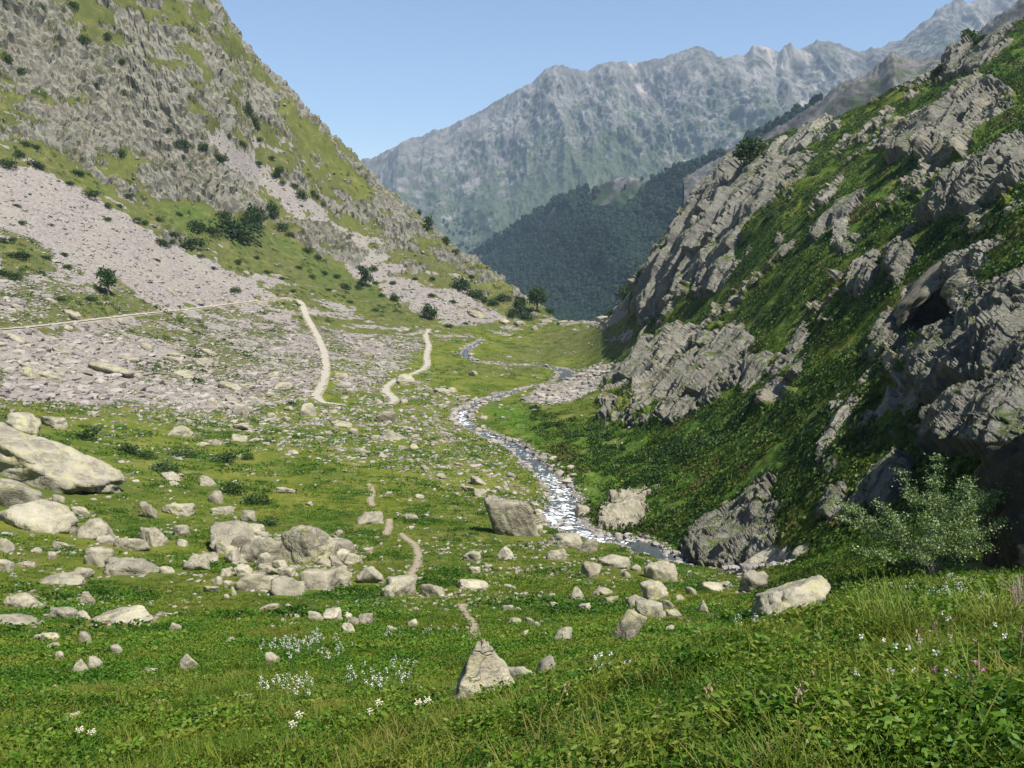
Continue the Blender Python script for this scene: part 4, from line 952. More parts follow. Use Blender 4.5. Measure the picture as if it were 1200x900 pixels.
def build_cover():
    def near_cover(n,r0,r1,power,HP1):
        x,y,z=place(n,r0,r1,power,grassok,1.25); pt=patch(x,y,z,1.6)+rng.normal(0,.10,len(x)); hb=fbm(x,y,z,.9,3,871); kd=fbm(x,y,z,1.3,2,877)+rng.normal(0,.10,len(x))
        dens=(fbm(x,y,z,.55,3,879)>-.22); k=(pt>-.30+.20*(x<-1))&dens; kg=~k&dens
        put(gp,GP1,x[kg],y[kg],z[kg],.55,1.25,tintf(x[kg],y[kg],z[kg],3,821,.45))
        for lo_,hi_,pr,sm,sM,base in ((-9,-.17,HP1[4:7],.75,1.3,.70),(-.17,.0,HP1[7:],.7,1.2,.48),(.0,.16,HP1[:2],.6,1.1,.36),(.16,9,HP1[2:4]+HP1[7:8],.7,1.25,.6)):
            q=k&(kd>lo_)&(kd<=hi_)
            for hl,hh,f_ in ((-9,-.08,.75),(-.08,.12,1.0),(.12,9,1.2)):
                w=q&(hb>hl)&(hb<=hh); put(hp,pr,x[w],y[w],z[w],sm*f_,sM*f_,tintf(x[w],y[w],z[w],.8,831,base,1.2,.22))
        kk=kg&(rng.random(len(x))<.5); put(hp,HP1,x[kk],y[kk],z[kk],.5,.95,tintf(x[kk],y[kk],z[kk],2.2,831,.55))
        kk=k&(rng.random(len(x))<.05); put(gp,GP1,x[kk],y[kk],z[kk],1.0,1.5,tintf(x[kk],y[kk],z[kk],3,821,.65))
    near_cover(20000,1.0,6.5,1.4,HPN); near_cover(48000,6,15,1.5,HPM)
    x,y,z=place(38000,12,56,1.4,lambda x,y:grassok(x,y)&(rng.random(len(x))>sstep(20,56,np.hypot(x,y)+rng.normal(0,3,len(x))+fbm(x,y,0,9,3,5)*25)),.7); pt=patch(x,y,z,4)+rng.normal(0,.12,len(x)); k=pt>-.12
    put(gp,GP2,x[~k],y[~k],z[~k],.55,1.1,tintf(x[~k],y[~k],z[~k],6,822,.5))
    put(hp,HP2,x[k],y[k],z[k],.6,1.2,tintf(x[k],y[k],z[k],4,832,.52,1.1))
    x,y,z=place(30000,22,110,1.25,lambda x,y:grassok(x,y)&(MG(lushF,x,y)<.75)); pt=patch(x,y,z,9)+rng.normal(0,.12,len(x)); k=pt>.12
    put(gp,GP3,x[~k],y[~k],z[~k],.5,1.0,tintf(x[~k],y[~k],z[~k],12,823,.52))
    put(hp,HP3,x[k],y[k],z[k],.5,1.0,tintf(x[k],y[k],z[k],9,833,.45))
    x,y,z=place(9000,22,170,1.3,lambda x,y:grassok(x,y)&(fbm(x,y,0,7,3,845)>.16)&(MG(lushF,x,y)<.8)); put(hp,[herb_proto(390+k,60,.16,.34,.5,.6) for k in range(3)],x,y,z,.6,1.4,tintf(x,y,z,9,846,.10,.6))
    x,y,z=place(34000,100,430,1.25,lambda x,y:grassok(x,y)&(fbm(x,y,0,11,4,841,.6)>-.04)); put(hp,HP4,x,y,z,.35,1.0,tintf(x,y,z,25,834,.42,1.1))
    merged('meadow_grass',gp,M_grass,'green and yellowish grass tufts covering the meadow and near bank','grass')
    merged('meadow_herbs',hp,M_herb,'low leafy herbs and ferns growing among the grass','herbs')

build_cover()
# ------------------------------------------------------------------ rock outcrops standing out of the slopes
def outcrop_mat(name,pale,lich,sc):
    N=NT(name); co=N.coord('Object'); c,h=rock_colour(N,co,sc,pale,lich,.1); c2,h2=rock_colour(N,co,sc*.25,pale,.25,0)
    c=N.mix(.4,c,c2); hs=N.n('HueSaturation',Saturation=.62,Value=1.0); N.set(hs,'Color',c); c=hs.outputs[0]; ge=N.n('NewGeometry'); nz=N.n('SeparateXYZ'); N.set(nz,'i0',ge.outputs['True Normal'])
    g=N.ramp(N.math('ADD',nz.outputs[2],N.math('MULTIPLY',N.math('SUBTRACT',N.noise(co,1.2/sc*1.5,6,.7),.5),1.3)),.78,.95)
    c=N.mix(g,c,N.mix(N.noise(co,3,4),(.035,.065,.012),(.095,.12,.025)))
    h=N.math('ADD',h,N.math('MULTIPLY',h2,.4))
    return N.bsdf(c,.93,N.bump(h,.8,.35*sc),0,.1)
M_out=outcrop_mat('outcrop_rock',.55,.35,2.2); M_outw=outcrop_mat('outcrop_rock_white',.74,.3,1.6); M_cliff=outcrop_mat('cliff_rock',.58,.5,4.0)
def bedL(x,y,z,k,seed): return beds(x,y,z,k,seed)
def outcrop(poly,Hm,label,mat=None,tilt=(0,-.25,0),kb=.8,px=1.25,name='rock_outcrop',cat='rock outcrop',flat=.5,blocky=0.0,seed=0,hang=0.0):
    pw=np.array([B0.at(*p) for p in poly]); cen=pw.mean(0); dist=np.hypot(cen[0],cen[1]); size=np.linalg.norm(pw-cen,axis=1).mean()
    n=B0.normal(cen[0],cen[1],size*.5)+np.array(tilt); n/=np.linalg.norm(n)
    t1=sd-n*(sd@n); t1/=np.linalg.norm(t1); t2=np.cross(n,t1)
    P2=np.stack([(pw-cen)@t1,(pw-cen)@t2],1); mg=size*.25
    st=max(dist*px/F,.04); lo=P2.min(0)-mg;hi=P2.max(0)+mg
    na=int(min(230,(hi[0]-lo[0])/st))+2; nb=int(min(230,(hi[1]-lo[1])/st))+2
    A_,B_=np.meshgrid(np.linspace(lo[0],hi[0],na),np.linspace(lo[1],hi[1],nb))
    Q=cen+A_[...,None]*t1+B_[...,None]*t2
    for _ in range(4):
        dz=G0.z(Q[...,0],Q[...,1])-Q[...,2]; Q=Q+n*(dz*np.clip(n[2],.25,1))[...,None]*.9
    x,y,z=Q[...,0],Q[...,1],Q[...,2]
    s_=poly_sd(P2*100/size,A_*100/size,B_*100/size)/100*size
    s_=s_+fbm(x,y,z,size*.5,5,33+seed,.7)*size*.42
    e=np.clip(s_/(size*.30),0,1)
    bs_=float(np.clip(dist/85,.7,2.6)); relief=bedL(x/bs_,y/bs_,z/bs_,kb*min(1.2,.35+size/14)*bs_**.75,seed)
    if blocky: 
        relief=relief+blocky*(cell(x/1.9+fbm(x,y,z,3,2,5),y/1.9,z/1.5,seed)*1.2+cell(x/.8,y/.8+fbm(x,y,z,2,2,6),z/.7,seed+1)*.5-.8)
    h=np.where(s_>0,Hm*(flat+(1-flat)*e)*sstep(0,.12,e)+relief*sstep(0,.25,e),-np.minimum(-s_*1.5+.15,size*.4)-.15)
    Vv=Q+n*h[...,None]
    if hang: Vv[...,2]-=0; Vv[...,1]-=hang*np.clip(e,0,1)*sstep(0,1,(B_-lo[1])/(hi[1]-lo[1]))*Hm
    ok=(s_>-size*.16); f=grid_faces(nb,na); k=ok.ravel()[f].any(1); f=f[k]
    o=link(name,mesh_np(name,(Vv-cen).reshape(-1,3),f[:,::-1] if np.dot(np.cross(t1,t2),n)<0 else f,False),mat or M_out,None,cen)
    return tag(o,label,cat)
OC=[
 ([(692,492),(715,447),(742,412),(785,384),(800,392),(765,437),(735,470),(712,500)],1.6,'narrow tilted grey slab rising from the stream meadow, nearest the gravel bar',{}),
 ([(742,499),(770,450),(828,398),(862,388),(880,412),(865,445),(832,472),(790,494)],2.4,'broad grey slab with parallel slanting beds at the foot of the right slope',{'kb':.8,'flat':.6}),
 ([(862,432),(880,412),(905,418),(900,445),(870,462)],1.0,'weathered bed ends just right of the broad slanting slab',{}),
 ([(746,362),(760,318),(790,275),(825,235),(862,194),(905,183),(950,182),(930,222),(890,262),(855,300),(820,335),(795,350),(768,374)],2.6,'great buttress of slanting grey slabs under the dark skyline tree',{'kb':.95,'flat':.6}),
 ([(805,340),(830,310),(862,286),(876,295),(860,325),(830,350)],1.8,'rounded pale knoll with a bare dome at its top end',{}),
 ([(945,270),(972,245),(1012,222),(1016,238),(985,262),(955,285)],1.2,'smooth slanting pale rib in the middle of the upper slope',{}),
 ([(972,285),(980,262),(994,256),(996,272),(985,290)],1.0,'small whitish tooth of rock standing in the heath',{'mat':1}),
 ([(984,295),(998,275),(1006,276),(1000,296),(988,300)],.8,'flat grey slab beside the whitish tooth of rock',{}),
 ([(995,345),(1003,302),(1025,298),(1034,330),(1015,352)],1.6,'dark undercut crag with two white faces in mid slope',{}),
 ([(1038,325),(1050,280),(1066,272),(1075,305),(1058,330)],1.4,'pale crag beside the dark undercut crag',{}),
 ([(1045,190),(1062,158),(1095,140),(1130,120),(1165,100),(1168,125),(1125,160),(1085,192)],2.6,'shadowed cliff band across the top of the right slope',{}),
 ([(1085,262),(1110,232),(1150,198),(1210,160),(1240,200),(1180,235),(1120,262)],2.6,'blocky cliff high on the right slope with white joints',{'blocky':.6}),
 ([(1015,420),(1030,380),(1045,362),(1052,395),(1040,425)],1.2,'left wall of the dark cave hollow',{}),
 ([(1060,425),(1095,400),(1130,385),(1155,410),(1140,450),(1090,470),(1060,450)],2.2,'fractured grey cliff under the dark hollow',{'blocky':.45}),
 ([(1085,520),(1100,495),(1150,470),(1215,455),(1240,520),(1205,545),(1140,540),(1100,530)],2.6,'overhanging lichened cliff with a black shadow along its foot',{'blocky':.5,'flat':.85}),
 ([(1120,400),(1150,350),(1205,330),(1250,380),(1220,440),(1160,450)],2.0,'broken grey rock face above the overhanging cliff',{'blocky':.45}),
 ([(978,480),(990,460),(1006,452),(1004,480),(992,508),(975,520)],.9,'pale jointed rib top with a yellow block',{'mat':1}),
 ([(960,550),(970,515),(985,505),(982,545),(966,570)],.8,'white shattered rib running straight down the slope',{'mat':1}),
 ([(958,610),(972,578),(990,566),(992,590),(978,612)],1.1,'leftmost of three leaning slabs above the whitebeam',{}),
 ([(985,608),(1002,575),(1022,562),(1018,590),(1002,612)],1.1,'middle one of three leaning slabs above the whitebeam',{}),
 ([(1020,590),(1032,552),(1058,535),(1068,548),(1048,580),(1032,602)],1.2,'top one of three leaning slabs above the whitebeam',{}),
 ([(698,612),(712,590),(740,580),(765,574),(760,598),(742,622),(715,625)],1.7,'grey wedge outcrop with a dark cleft rising from the rapids',{'flat':.5,'kb':.6,'mat':3}),
 ([(803,655),(822,630),(850,610),(862,590),(905,572),(915,600),(910,640),(870,660),(830,664)],2.6,'large pale outcrop with leaning columns over the gully',{'flat':.6,'blocky':.35}),
 ([(900,300),(915,275),(935,268),(930,295),(908,310)],.9,'small grey ledge in the heath of the upper slope',{}),
 ([(915,440),(928,405),(945,380),(950,400),(940,440),(925,452)],1.1,'thin upright blade of rock in dark heath',{}),
 ([(835,420),(850,395),(868,380),(872,395),(855,422)],.8,'little slab cluster above the broad slanting slab',{}),
 ([(1105,320),(1125,298),(1180,285),(1190,300),(1140,325)],.8,'whitish shattered patch below the blocky cliff',{'mat':1,'blocky':.5}),
 ([(895,185),(920,165),(975,140),(985,150),(940,175),(905,198)],1.2,'pale debris rib along the skyline of the right slope',{'mat':1}),
 ([(1150,220),(1180,190),(1215,170),(1225,200),(1180,230)],1.6,'square-cut crag at the right end of the blocky cliff',{'blocky':.7}),
 ([(1100,80),(1130,60),(1180,38),(1195,50),(1150,80),(1115,95)],1.4,'grey bluff right under the skyline at the top of the slope',{}),
]
for i,(poly,Hm,lab,kw) in enumerate(OC):
    kw=dict(kw); mm=kw.pop('mat',0)
    if mm==2: kw.update(kb=1.6,blocky=.9,flat=.25)
    outcrop(poly,Hm*(.72 if mm!=2 else .3),lab,(M_out,M_outw,M_cliff,M_grey[.9])[mm],seed=i,**kw)
log('outcrops')

# ------------------------------------------------------------------ shrubs and trees
M_bush=leaf_mat('dark_bush',[(.018,.042,.009),(.038,.074,.013),(.065,.108,.019)],.2,.65)
M_treeleaf=leaf_mat('tree_leaf',[(.022,.050,.010),(.042,.082,.014),(.07,.115,.02)],.25,.6)
M_bark=flat_mat('bark',(.16,.13,.10),.9,0,.4,14)
SB=[]
for k in range(6):
    v,f=bush_proto(500+k,760,.15,.8,15); SB.append(mesh_np('shrub',v,f,False,{'tint':np.clip(np.random.default_rng(k).normal(.45,.25,len(v)//4).repeat(4),0,1)})); SB[-1].materials.append(M_bush)
LMS=[('the track fork',340,350),('the scree-side tree',127,335),('the dark thicket at the cliff foot',268,250),('the upper scree strip',370,230),('the valley lip trees',600,350),('the skyline of the left ridge',420,195),('the left cliff',140,110),('the winding path',490,400)]
autoS=[]
def shrub(u,v,w,h,label=None,name='shrub'):
    p=at(u,min(v+h*.4,890)); dist=math.hypot(p[0],p[1]); W=w*dist/F; H=h*dist/F
    o=link(name,SB[int(rng.integers(0,6))],None,None,p-np.array([0,0,.05*H])); o.scale=(W*rng.uniform(.5,.75),W*rng.uniform(.5,.75),max(H,.3*W)*rng.uniform(.6,.95)); o.rotation_euler=(rng.normal(0,.15),rng.normal(0,.15),rng.random()*6.3)
    tag(o,label,'shrub')
    if not label:
        best=min(LMS,key=lambda q:math.hypot(u-q[1],v-q[2])); dx,dy=u-best[1],v-best[2]
        rel=('right of' if dx>0 else 'left of') if abs(dx)>abs(dy) else ('below' if dy>0 else 'above')
        autoL.append((o,math.hypot(dx,dy),'large' if w>15 else 'small' if w>8 else 'tiny','dark green','bush',rel,best[0]))
    return o
SH='''2 279 12 12;14 279 10 7;26 260 10 7;22 296 24 10;4 317 16 12;18 322 16 12;75 297 10 7;53 300 11 6;79 312 10 7;106 348 14 8;70 349 12 7;127 240 9 9;80 213 10 5;104 226 22 9;125 255 11 7;160 256 12 8;170 260 9 7;185 256 10 6;190 282 18 10;202 281 9 7;214 287 9 6;183 303 6 4;
278 305 10 7;275 338 16 10;235 298 8 6;8 190 20 11;22 180 16 8;40 190 16 10;30 168 11 8;42 170 10 8;90 200 18 8;140 178 14 10;198 150 10 10;215 166 17 14;240 170 15 11;255 181 13 10;268 157 10 11;282 165 11 8;85 3 13 9;8 66 12 14;25 82 14 10;48 8 10 12;290 131 12 14;
300 147 10 10;262 184 11 10;286 170 7 5;302 189 9 8;318 184 7 6;327 198 13 11;322 204 8 7;331 212 9 6;345 215 10 9;354 226 14 14;370 228 14 7;379 238 7 6;393 246 7 6;320 243 14 22;366 223 8 7;304 162 8 9;98 45 10 12;127 40 9 12;143 70 8 9;113 97 10 8;
230 262 26 12;250 268 24 10;275 262 50 24;297 246 24 28;262 250 20 16;225 281 30 11;205 272 16 8;330 262 16 14;340 272 12 10;360 290 12 12;372 300 10 8;
491 246 6 9;523 280 11 14;534 292 10 12;423 312 12 8;437 313 12 10;404 332 16 12;462 347 11 13;541 328 26 20;556 341 22 13;552 322 9 8;486 325 8 7;507 325 7 7;577 352 15 15;600 366 15 12;590 346 18 14;618 368 22 14;643 362 12 12;525 380 14 8;566 349 12 10;610 352 14 14;
343 340 8 5;365 322 10 7;385 338 9 6;410 352 9 6;350 312 10 6;300 300 9 6;330 325 8 5;440 362 9 6;380 318 10 8;395 322 12 8;505 345 9 6;530 352 9 7;460 330 9 7;545 378 9 6;210 250 8 6;176 330 6 4;
20 240 9 5;140 240 8 5;152 228 9 6;60 262 7 5;48 318 10 6;250 313 8 5;313 318 9 5;420 335 9 7;440 330 8 6;447 345 8 6'''
for t in SH.replace('\n','').split(';'):
    if t.strip(): shrub(*map(float,t.split()))
for a in [(95,506,44,20,'long low dark bush behind the huge tilted slab'),(150,524,30,16,'greyish bush in the mixed scrub behind the left meadow'),(190,545,34,18,'dark bush at the left end of the scrub band'),(172,530,26,18,'dark bush in the middle of the scrub band'),(215,530,30,14,'dark bush at the right end of the scrub band'),(262,535,38,16,'wide dark bush alone in the meadow above the round pair'),(290,532,18,14,'rounded end of the wide dark bush'),(272,569,28,22,'left one of the pair of dark round bushes above the rock pile'),(300,581,32,24,'right one of the pair of dark round bushes above the rock pile'),(314,609,28,16,'bright green bush growing on top of the rock pile'),(18,486,24,14,'small grey-green bush in front of the yellowish boulders by the slab'),
  (735,332,28,18,'bush on the skyline edge above the pale buttress'),(718,348,22,13,'bush low on the far edge of the right slope'),(752,318,18,16,'bush just above the far buttress edge'),(765,300,14,12,'small bush near the top of the far buttress'),(897,196,22,14,'low bush right of the dark skyline tree'),(874,216,18,14,'dark bush hanging below the skyline tree'),(1152,45,18,9,'low bush on the skyline at the very top'),(955,200,18,9,'bush at the foot of the skyline debris'),(845,265,16,12,'bush in the gap between the two buttresses'),(830,290,20,14,'dark bush above the rounded knoll'),(905,250,16,10,'bush on the rib above the middle slope'),(815,395,18,12,'pale green bush on top of the broad slab'),
  (1110,118,20,16,'dark bush in the shadowed cliff band'),(1062,262,22,12,'silvery dead-branched bush in mid slope')]: shrub(*a)
def limb_tubes(paths,sides=6):
    """paths: list of (points, r0, r1) -> verts, faces of tapering tubes"""
    vs=[];fs=[]
    for pts,r0,r1 in paths:
        pts=np.array(pts,float); n=len(pts); t=np.gradient(pts,axis=0); t/=np.linalg.norm(t,axis=1)[:,None]+1e-9
        k=len(vs)
        for i in range(n):
            a=np.cross(t[i],[.31,.9,.2]); a/=np.linalg.norm(a)+1e-9; b=np.cross(t[i],a); r=r0+(r1-r0)*i/(n-1)
            for j in range(sides):
                w=j/sides*6.2832; vs.append(pts[i]+r*(a*math.cos(w)+b*math.sin(w)))
        for i in range(n-1):
            for j in range(sides): fs.append([k+i*sides+j,k+i*sides+(j+1)%sides,k+(i+1)*sides+(j+1)%sides,k+(i+1)*sides+j])
    return np.array(vs),np.array(fs)
def tree(u,v,w,h,label,seed,dens=1100,leaf=.16,conic=False,mat=None):
    r=np.random.default_rng(seed); p=at(u,v+h*.48); dist=math.hypot(p[0],p[1]); W=w*dist/F; H=h*dist/F*1.05
    root=bpy.data.objects.new('tree',None); col.objects.link(root); root.location=p; tag(root,label,'tree')
    paths=[([[0,0,-.3],[.03*W,0,H*.3],[-.02*W,.02*W,H*.65],[.02*W,0,H*.92]],H*.04,H*.008)]; tips=[]
    for i in range(14):
        a=r.random()*6.28; z0=H*r.uniform(.15,.8); L=W*.5*(1-z0/H*.55)*r.uniform(.6,1.0); e=np.array([math.cos(a)*L,math.sin(a)*L,z0+H*r.uniform(.05,.2)])
        paths.append(([[0,0,z0],e*np.array([.5,.5,1])-[0,0,H*.04],e],H*.014,H*.004)); tips+= [e,e*np.array([.6,.6,1])]
    tips.append(np.array([0,0,H*.9])); tips=np.array(tips)
    link('trunk',mesh_np('trunk',*limb_tubes(paths)),M_bark,root)
    k=r.integers(0,len(tips),dens); d=unit(r.normal(size=(dens,3))); c=tips[k]+d*(W*.17*r.uniform(.3,1.05,dens))[:,None]*np.array([1,1,.75]); c[:,2]=np.maximum(c[:,2],.08*H)
    v_,f_=leaf_quads(c,unit(d+r.normal(size=(dens,3))*.6),r.uniform(.6,1.3,dens)*leaf*W,r.uniform(.5,.9,dens)*leaf*W*.8,r)
    cl=np.repeat(r.random(len(tips))[k]*.6+r.random(dens)*.4,4)
    link('crown',mesh_np('crown',v_,f_,False,{'tint':cl}),mat or M_treeleaf,root); return root
tree(127,334,22,26,'lone small tree with a round crown in the scree above the track',1,900,.13)
tree(876,188,36,34,'dark bushy tree leaning on the skyline of the right slope',2,1300,.11)
tree(502,263,14,14,'round dark tree on the edge of the left ridge',3,500,.16)
tree(629,352,24,28,'tallest dark tree at the valley lip',4,900,.13)
tree(609,360,18,18,'smaller dark tree just left of the tallest lip tree',5,600,.15)
tree(428,327,18,18,'bushy tree at the lower edge of the pale buttress',6,600,.15)
tree(1135,48,22,16,'dark low tree on the skyline near the upper right corner',7,700,.13)
tree(503,367,20,15,'broad dark tree above the head of the winding path',8,600,.15)
shrub(293,249,26,26,'tallest bush rising from the thicket at the cliff foot')
tree(300,146,10,11,'small dark tree high above the upper scree',10,300,.18)
tree(291,131,11,17,'slim dark tree on the rocks above the upper scree',11,300,.18)
log('trees')

# ------------------------------------------------------------------ whitebeam on the near bank
M_wb=leaf_mat('whitebeam_leaf',[(.06,.13,.02),(.13,.21,.05),(.30,.37,.17),(.52,.56,.40)],.3,.6)
r=np.random.default_rng(77); p=at(1092,676); dist=math.hypot(p[0],p[1]); k_=dist/F
root=bpy.data.objects.new('whitebeam_tree',None); col.objects.link(root); root.location=p; tag(root,'sparse whitebeam with pale leaves and thin grey stems on the near bank','tree')
tipsw=[]; paths=[]
for (tu,tv,dy) in [(1010,612,.3),(1035,588,-.2),(1060,560,.4),(1085,540,.1),(1110,560,-.3),(1130,585,.3),(1150,610,0),(1075,600,-.4),(1045,625,.2),(1120,620,-.2),(1100,590,.5),(1140,640,.1),(1020,640,-.3),(1065,640,-.5),(1160,575,.5),(1095,630,.3),(1005,595,.6)]:
    e=np.array([(tu-1092)*k_*1.2,dy*1.2,(676-tv)*k_*1.0]); m_=e*np.array([.45,.45,.55])+r.normal(0,.06,3); m0=e*np.array([.12,.12,.2])
    paths.append(([[0,0,-.1],m0,m_,e],.022,.005))
    for q in np.linspace(.35,1,7): tipsw.append((m_+(e-m_)*(q-.35)/.65 if q>.35 else m_))
    for j in range(3):
        s0=m_+(e-m_)*r.uniform(.2,.8); e2=s0+np.array([r.normal(0,.22),r.normal(0,.22),r.uniform(-.02,.2)]); paths.append(([s0,(s0+e2)/2+[0,0,.03],e2],.008,.003)); tipsw+= [e2,(s0+e2)/2]
link('trunk',mesh_np('trunk',*limb_tubes(paths,5)),flat_mat('grey_bark',(.17,.155,.13),.9,0,.3,20),root)
tipsw=np.array(tipsw); n=17000; kk=r.integers(0,len(tipsw),n); c=tipsw[kk]+r.normal(0,.10,(n,3))*np.array([1.7,1.4,.6]); d=unit(r.normal(size=(n,3))+np.array([0,0,.3]))
v_,f_=leaf_quads(c,d,r.uniform(.055,.095,n),r.uniform(.04,.065,n),r)
link('crown',mesh_np('crown',v_,f_,False,{'tint':np.repeat(np.clip(r.beta(1.1,1.6,n),0,1),4)}),M_wb,root)

# ------------------------------------------------------------------ flowers and single plants of the near bank
M_stem=flat_mat('stem_green',(.07,.12,.03),.7,.2,.3,30); M_wfl=flat_mat('white_petal',(.80,.80,.76),.6,.3,.05,30); M_pfl=flat_mat('pink_petal',(.62,.22,.45),.6,.3,.2,30); M_dry=flat_mat('dry_stalk',(.34,.27,.16),.85,.1,.25,30); M_cream=flat_mat('cream_umbel',(.62,.58,.44),.7,.2,.15,40)
M_pleaf=flat_mat('pale_leaf',(.30,.42,.26),.6,.35,.2,20)
def petals(c,R_,n,seed,leaf):
    r=np.random.default_rng(seed); d=unit(r.normal(size=(n,3))+np.array([0,0,.5])); return leaf_quads(c+d*R_*r.uniform(.2,1,(n,1)),unit(d+r.normal(size=(n,3))*.8),np.full(n,leaf),np.full(n,leaf*.8),r)
def flower_master(seed,H,kind):
    r=np.random.default_rng(seed); root=bpy.data.objects.new('flowering_plant',None); col.objects.link(root)
    ns={'spike':4,'umbel':2,'pink':1,'daisy':3}[kind]; paths=[];heads=[]
    for i in range(ns):
        b=r.normal(0,.05,2); e=np.array([b[0]*2.5+r.normal(0,.07),b[1]*2.5+r.normal(0,.07),H*r.uniform(.75,1.1)]); paths.append(([[b[0],b[1],-.05],e*np.array([.5,.5,.55]),e],.006,.003)); heads.append(e)
    link('stem',mesh_np('stem',*limb_tubes(paths,4)),M_stem,root)
    lv,lf=herb_proto(seed+1,90,.065,H*.9,.2,.55); link('foliage',mesh_np('foliage',lv,lf,False,{'tint':np.repeat(r.random(90)*.5,4)}),M_herb,root)
    for e in heads:
        if kind=='spike':
            vs=[];fs=[];o_=0
            for q in range(3):
                v,f=petals(e+np.array([r.normal(0,.015),r.normal(0,.015),-.025*q]),.02,4,seed+q,.026); vs.append(v);fs.append(f+o_);o_+=len(v)
            v,f=np.concatenate(vs),np.concatenate(fs)
        elif kind=='umbel': v,f=petals(e,.075,40,seed+5,.035); v[:,2]=e[2]+(v[:,2]-e[2])*.35
        elif kind=='pink': v,f=petals(e,.026,26,seed+6,.03)
        else: v,f=petals(e,.022,12,seed+7,.028)
        link('flower_head',mesh_np('flower_head',v,f,False),M_pfl if kind=='pink' else M_cream if kind=='umbel' else M_wfl,root)
    return root
def dup(root,loc,rz,sc):
    c=root.copy(); col.objects.link(c); c.location=loc; c.rotation_euler=(0,0,rz); c.scale=(sc,)*3
    for ch in list(root.children):
        d=ch.copy(); col.objects.link(d); d.parent=c
    return c
masters={}
def flower(u,v,kind,label,group=None,sc=1.0,name=None):
    p=at(min(max(u,2),1198),min(v,896)); key=(kind,int(rng.integers(0,2)))
    if key not in masters:
        masters[key]=flower_master(600+len(masters)*20,{'spike':.5,'umbel':.7,'pink':.42,'daisy':.34}[kind],kind); o=masters[key]; o.location=p; o.rotation_euler=(0,0,rng.random()*6.3); o.scale=(sc,)*3
    else: o=dup(masters[key],p,rng.random()*6.3,sc)
    tag(o,label,'flower',group); return o
r=np.random.default_rng(5)
for i in range(26): flower(368+r.normal(0,27),774+r.normal(0,9),'spike','white-spiked herb in the dense flowering clump left of the pointed rock','white flower spikes in the dense clump',.95)
for i in range(10): flower(r.uniform(400,505),r.uniform(790,832),'spike','white-spiked herb scattered between the dense clump and the pointed rock','white flower spikes below the clump',.9)
for i in range(9): flower(500+r.normal(0,36),752+r.normal(0,5),'spike','white-spiked herb in the dark leafy strip above the pointed rock','white flower spikes in the dark strip',.8)
for i in range(10): flower(r.uniform(310,360),r.uniform(812,842),'spike','white-spiked herb near the bottom of the left meadow','white flower spikes in the lower left meadow',.75)
for i in range(15): flower(r.uniform(830,925),r.uniform(722,758),'spike','white-spiked herb on the crest of the near bank below the rock table','white flower spikes on the bank crest',.62)
for i in range(16): flower(r.uniform(1060,1175),r.uniform(690,725),'spike','white-spiked herb at the edge of the dark boulder shade','white flower spikes by the dark boulder',.5)
for i in range(12): flower(1070+r.normal(0,22),800+r.normal(0,16),'daisy','small white daisy-like flower in the grass below the tussock','small white flowers below the tussock',.62)
for i in range(8): flower(r.uniform(1100,1190),r.uniform(755,800),'daisy','small white daisy-like flower in the grass beside the tussock','small white flowers beside the tussock',.6)
for i in range(7): flower(r.uniform(695,722),r.uniform(800,812),'daisy','tiny white flower in the little row right of the flat stone','tiny white flower row',.8)
for (u,v,l) in [(436,855,'largest cream umbel flower in the lower left meadow'),(345,872,'cream umbel flower near the bottom edge, left one'),(497,868,'cream umbel flower right of the largest one'),(108,893,'cream umbel flower at the bottom left corner')]: flower(u,v+16,'umbel',l,None,.6)
for (u,v,l) in [(1111,830,'lowest pink flower head on the near bank'),(1138,822,'middle pink flower head on the near bank'),(1163,817,'topmost pink flower head at the right of the three'),(852,775,'pink flower among the white ones on the bank crest')]: flower(u,v,'pink',l,None,.45)
def leafplant(u,v,H,label,mat,n=3,L=.12,name='leafy_plant'):
    p=at(u,min(v,896)); r=np.random.default_rng(int(u)); root=bpy.data.objects.new(name,None); col.objects.link(root); root.location=p; tag(root,label,'plant')
    link('stem',mesh_np('stem',*limb_tubes([([[0,0,-.05],[.01,0,H*.5],[.02,.01,H]],.005,.003)],5)),M_stem,root)
    for i in range(n):
        a=r.random()*6.28; d=np.array([math.cos(a)*.5,math.sin(a)*.5,.9]); d/=np.linalg.norm(d); s_=np.cross(d,[-d[1],d[0],.0]); s_=np.array([-d[1],d[0],0])*.9+np.array([0,-.1,0]); b=np.array([.015,.005,H*(.75+.25*i/n)])
        t=np.linspace(0,1,7); w=np.sin(t*np.pi)**.8*L*.26; mid=b+d*L*t[:,None]+np.array([0,0,-.25*L])*(t**2)[:,None]
        vv=np.concatenate([mid-s_*w[:,None],mid+np.array([0,0,-.006]),mid+s_*w[:,None]]); ff=[]
        for j in range(6): ff+= [[j,j+1,7+j+1,7+j],[7+j,7+j+1,14+j+1,14+j]]
        link('leaf',mesh_np('leaf',vv,np.array(ff)),mat,root)
    return root
leafplant(785,880,.10,'bright white curled leaf standing out of the near herbs',M_wfl,2,.085)
leafplant(860,815,.10,'single white leaf showing in the herbs on the bank',M_wfl,1,.075)
leafplant(750,852,.14,'tall pale green pointed leaf among the near herbs',M_pleaf,1,.12)
leafplant(703,862,.10,'pale plant with spread leaves at the edge of the bank',M_pleaf,5,.10)
leafplant(1017,860,.10,'pale leafed plant in the grass in the middle of the near bank',M_pleaf,4,.08)
leafplant(768,893,.03,'small white leaf lying low at the bottom of the near bank',M_wfl,1,.05)
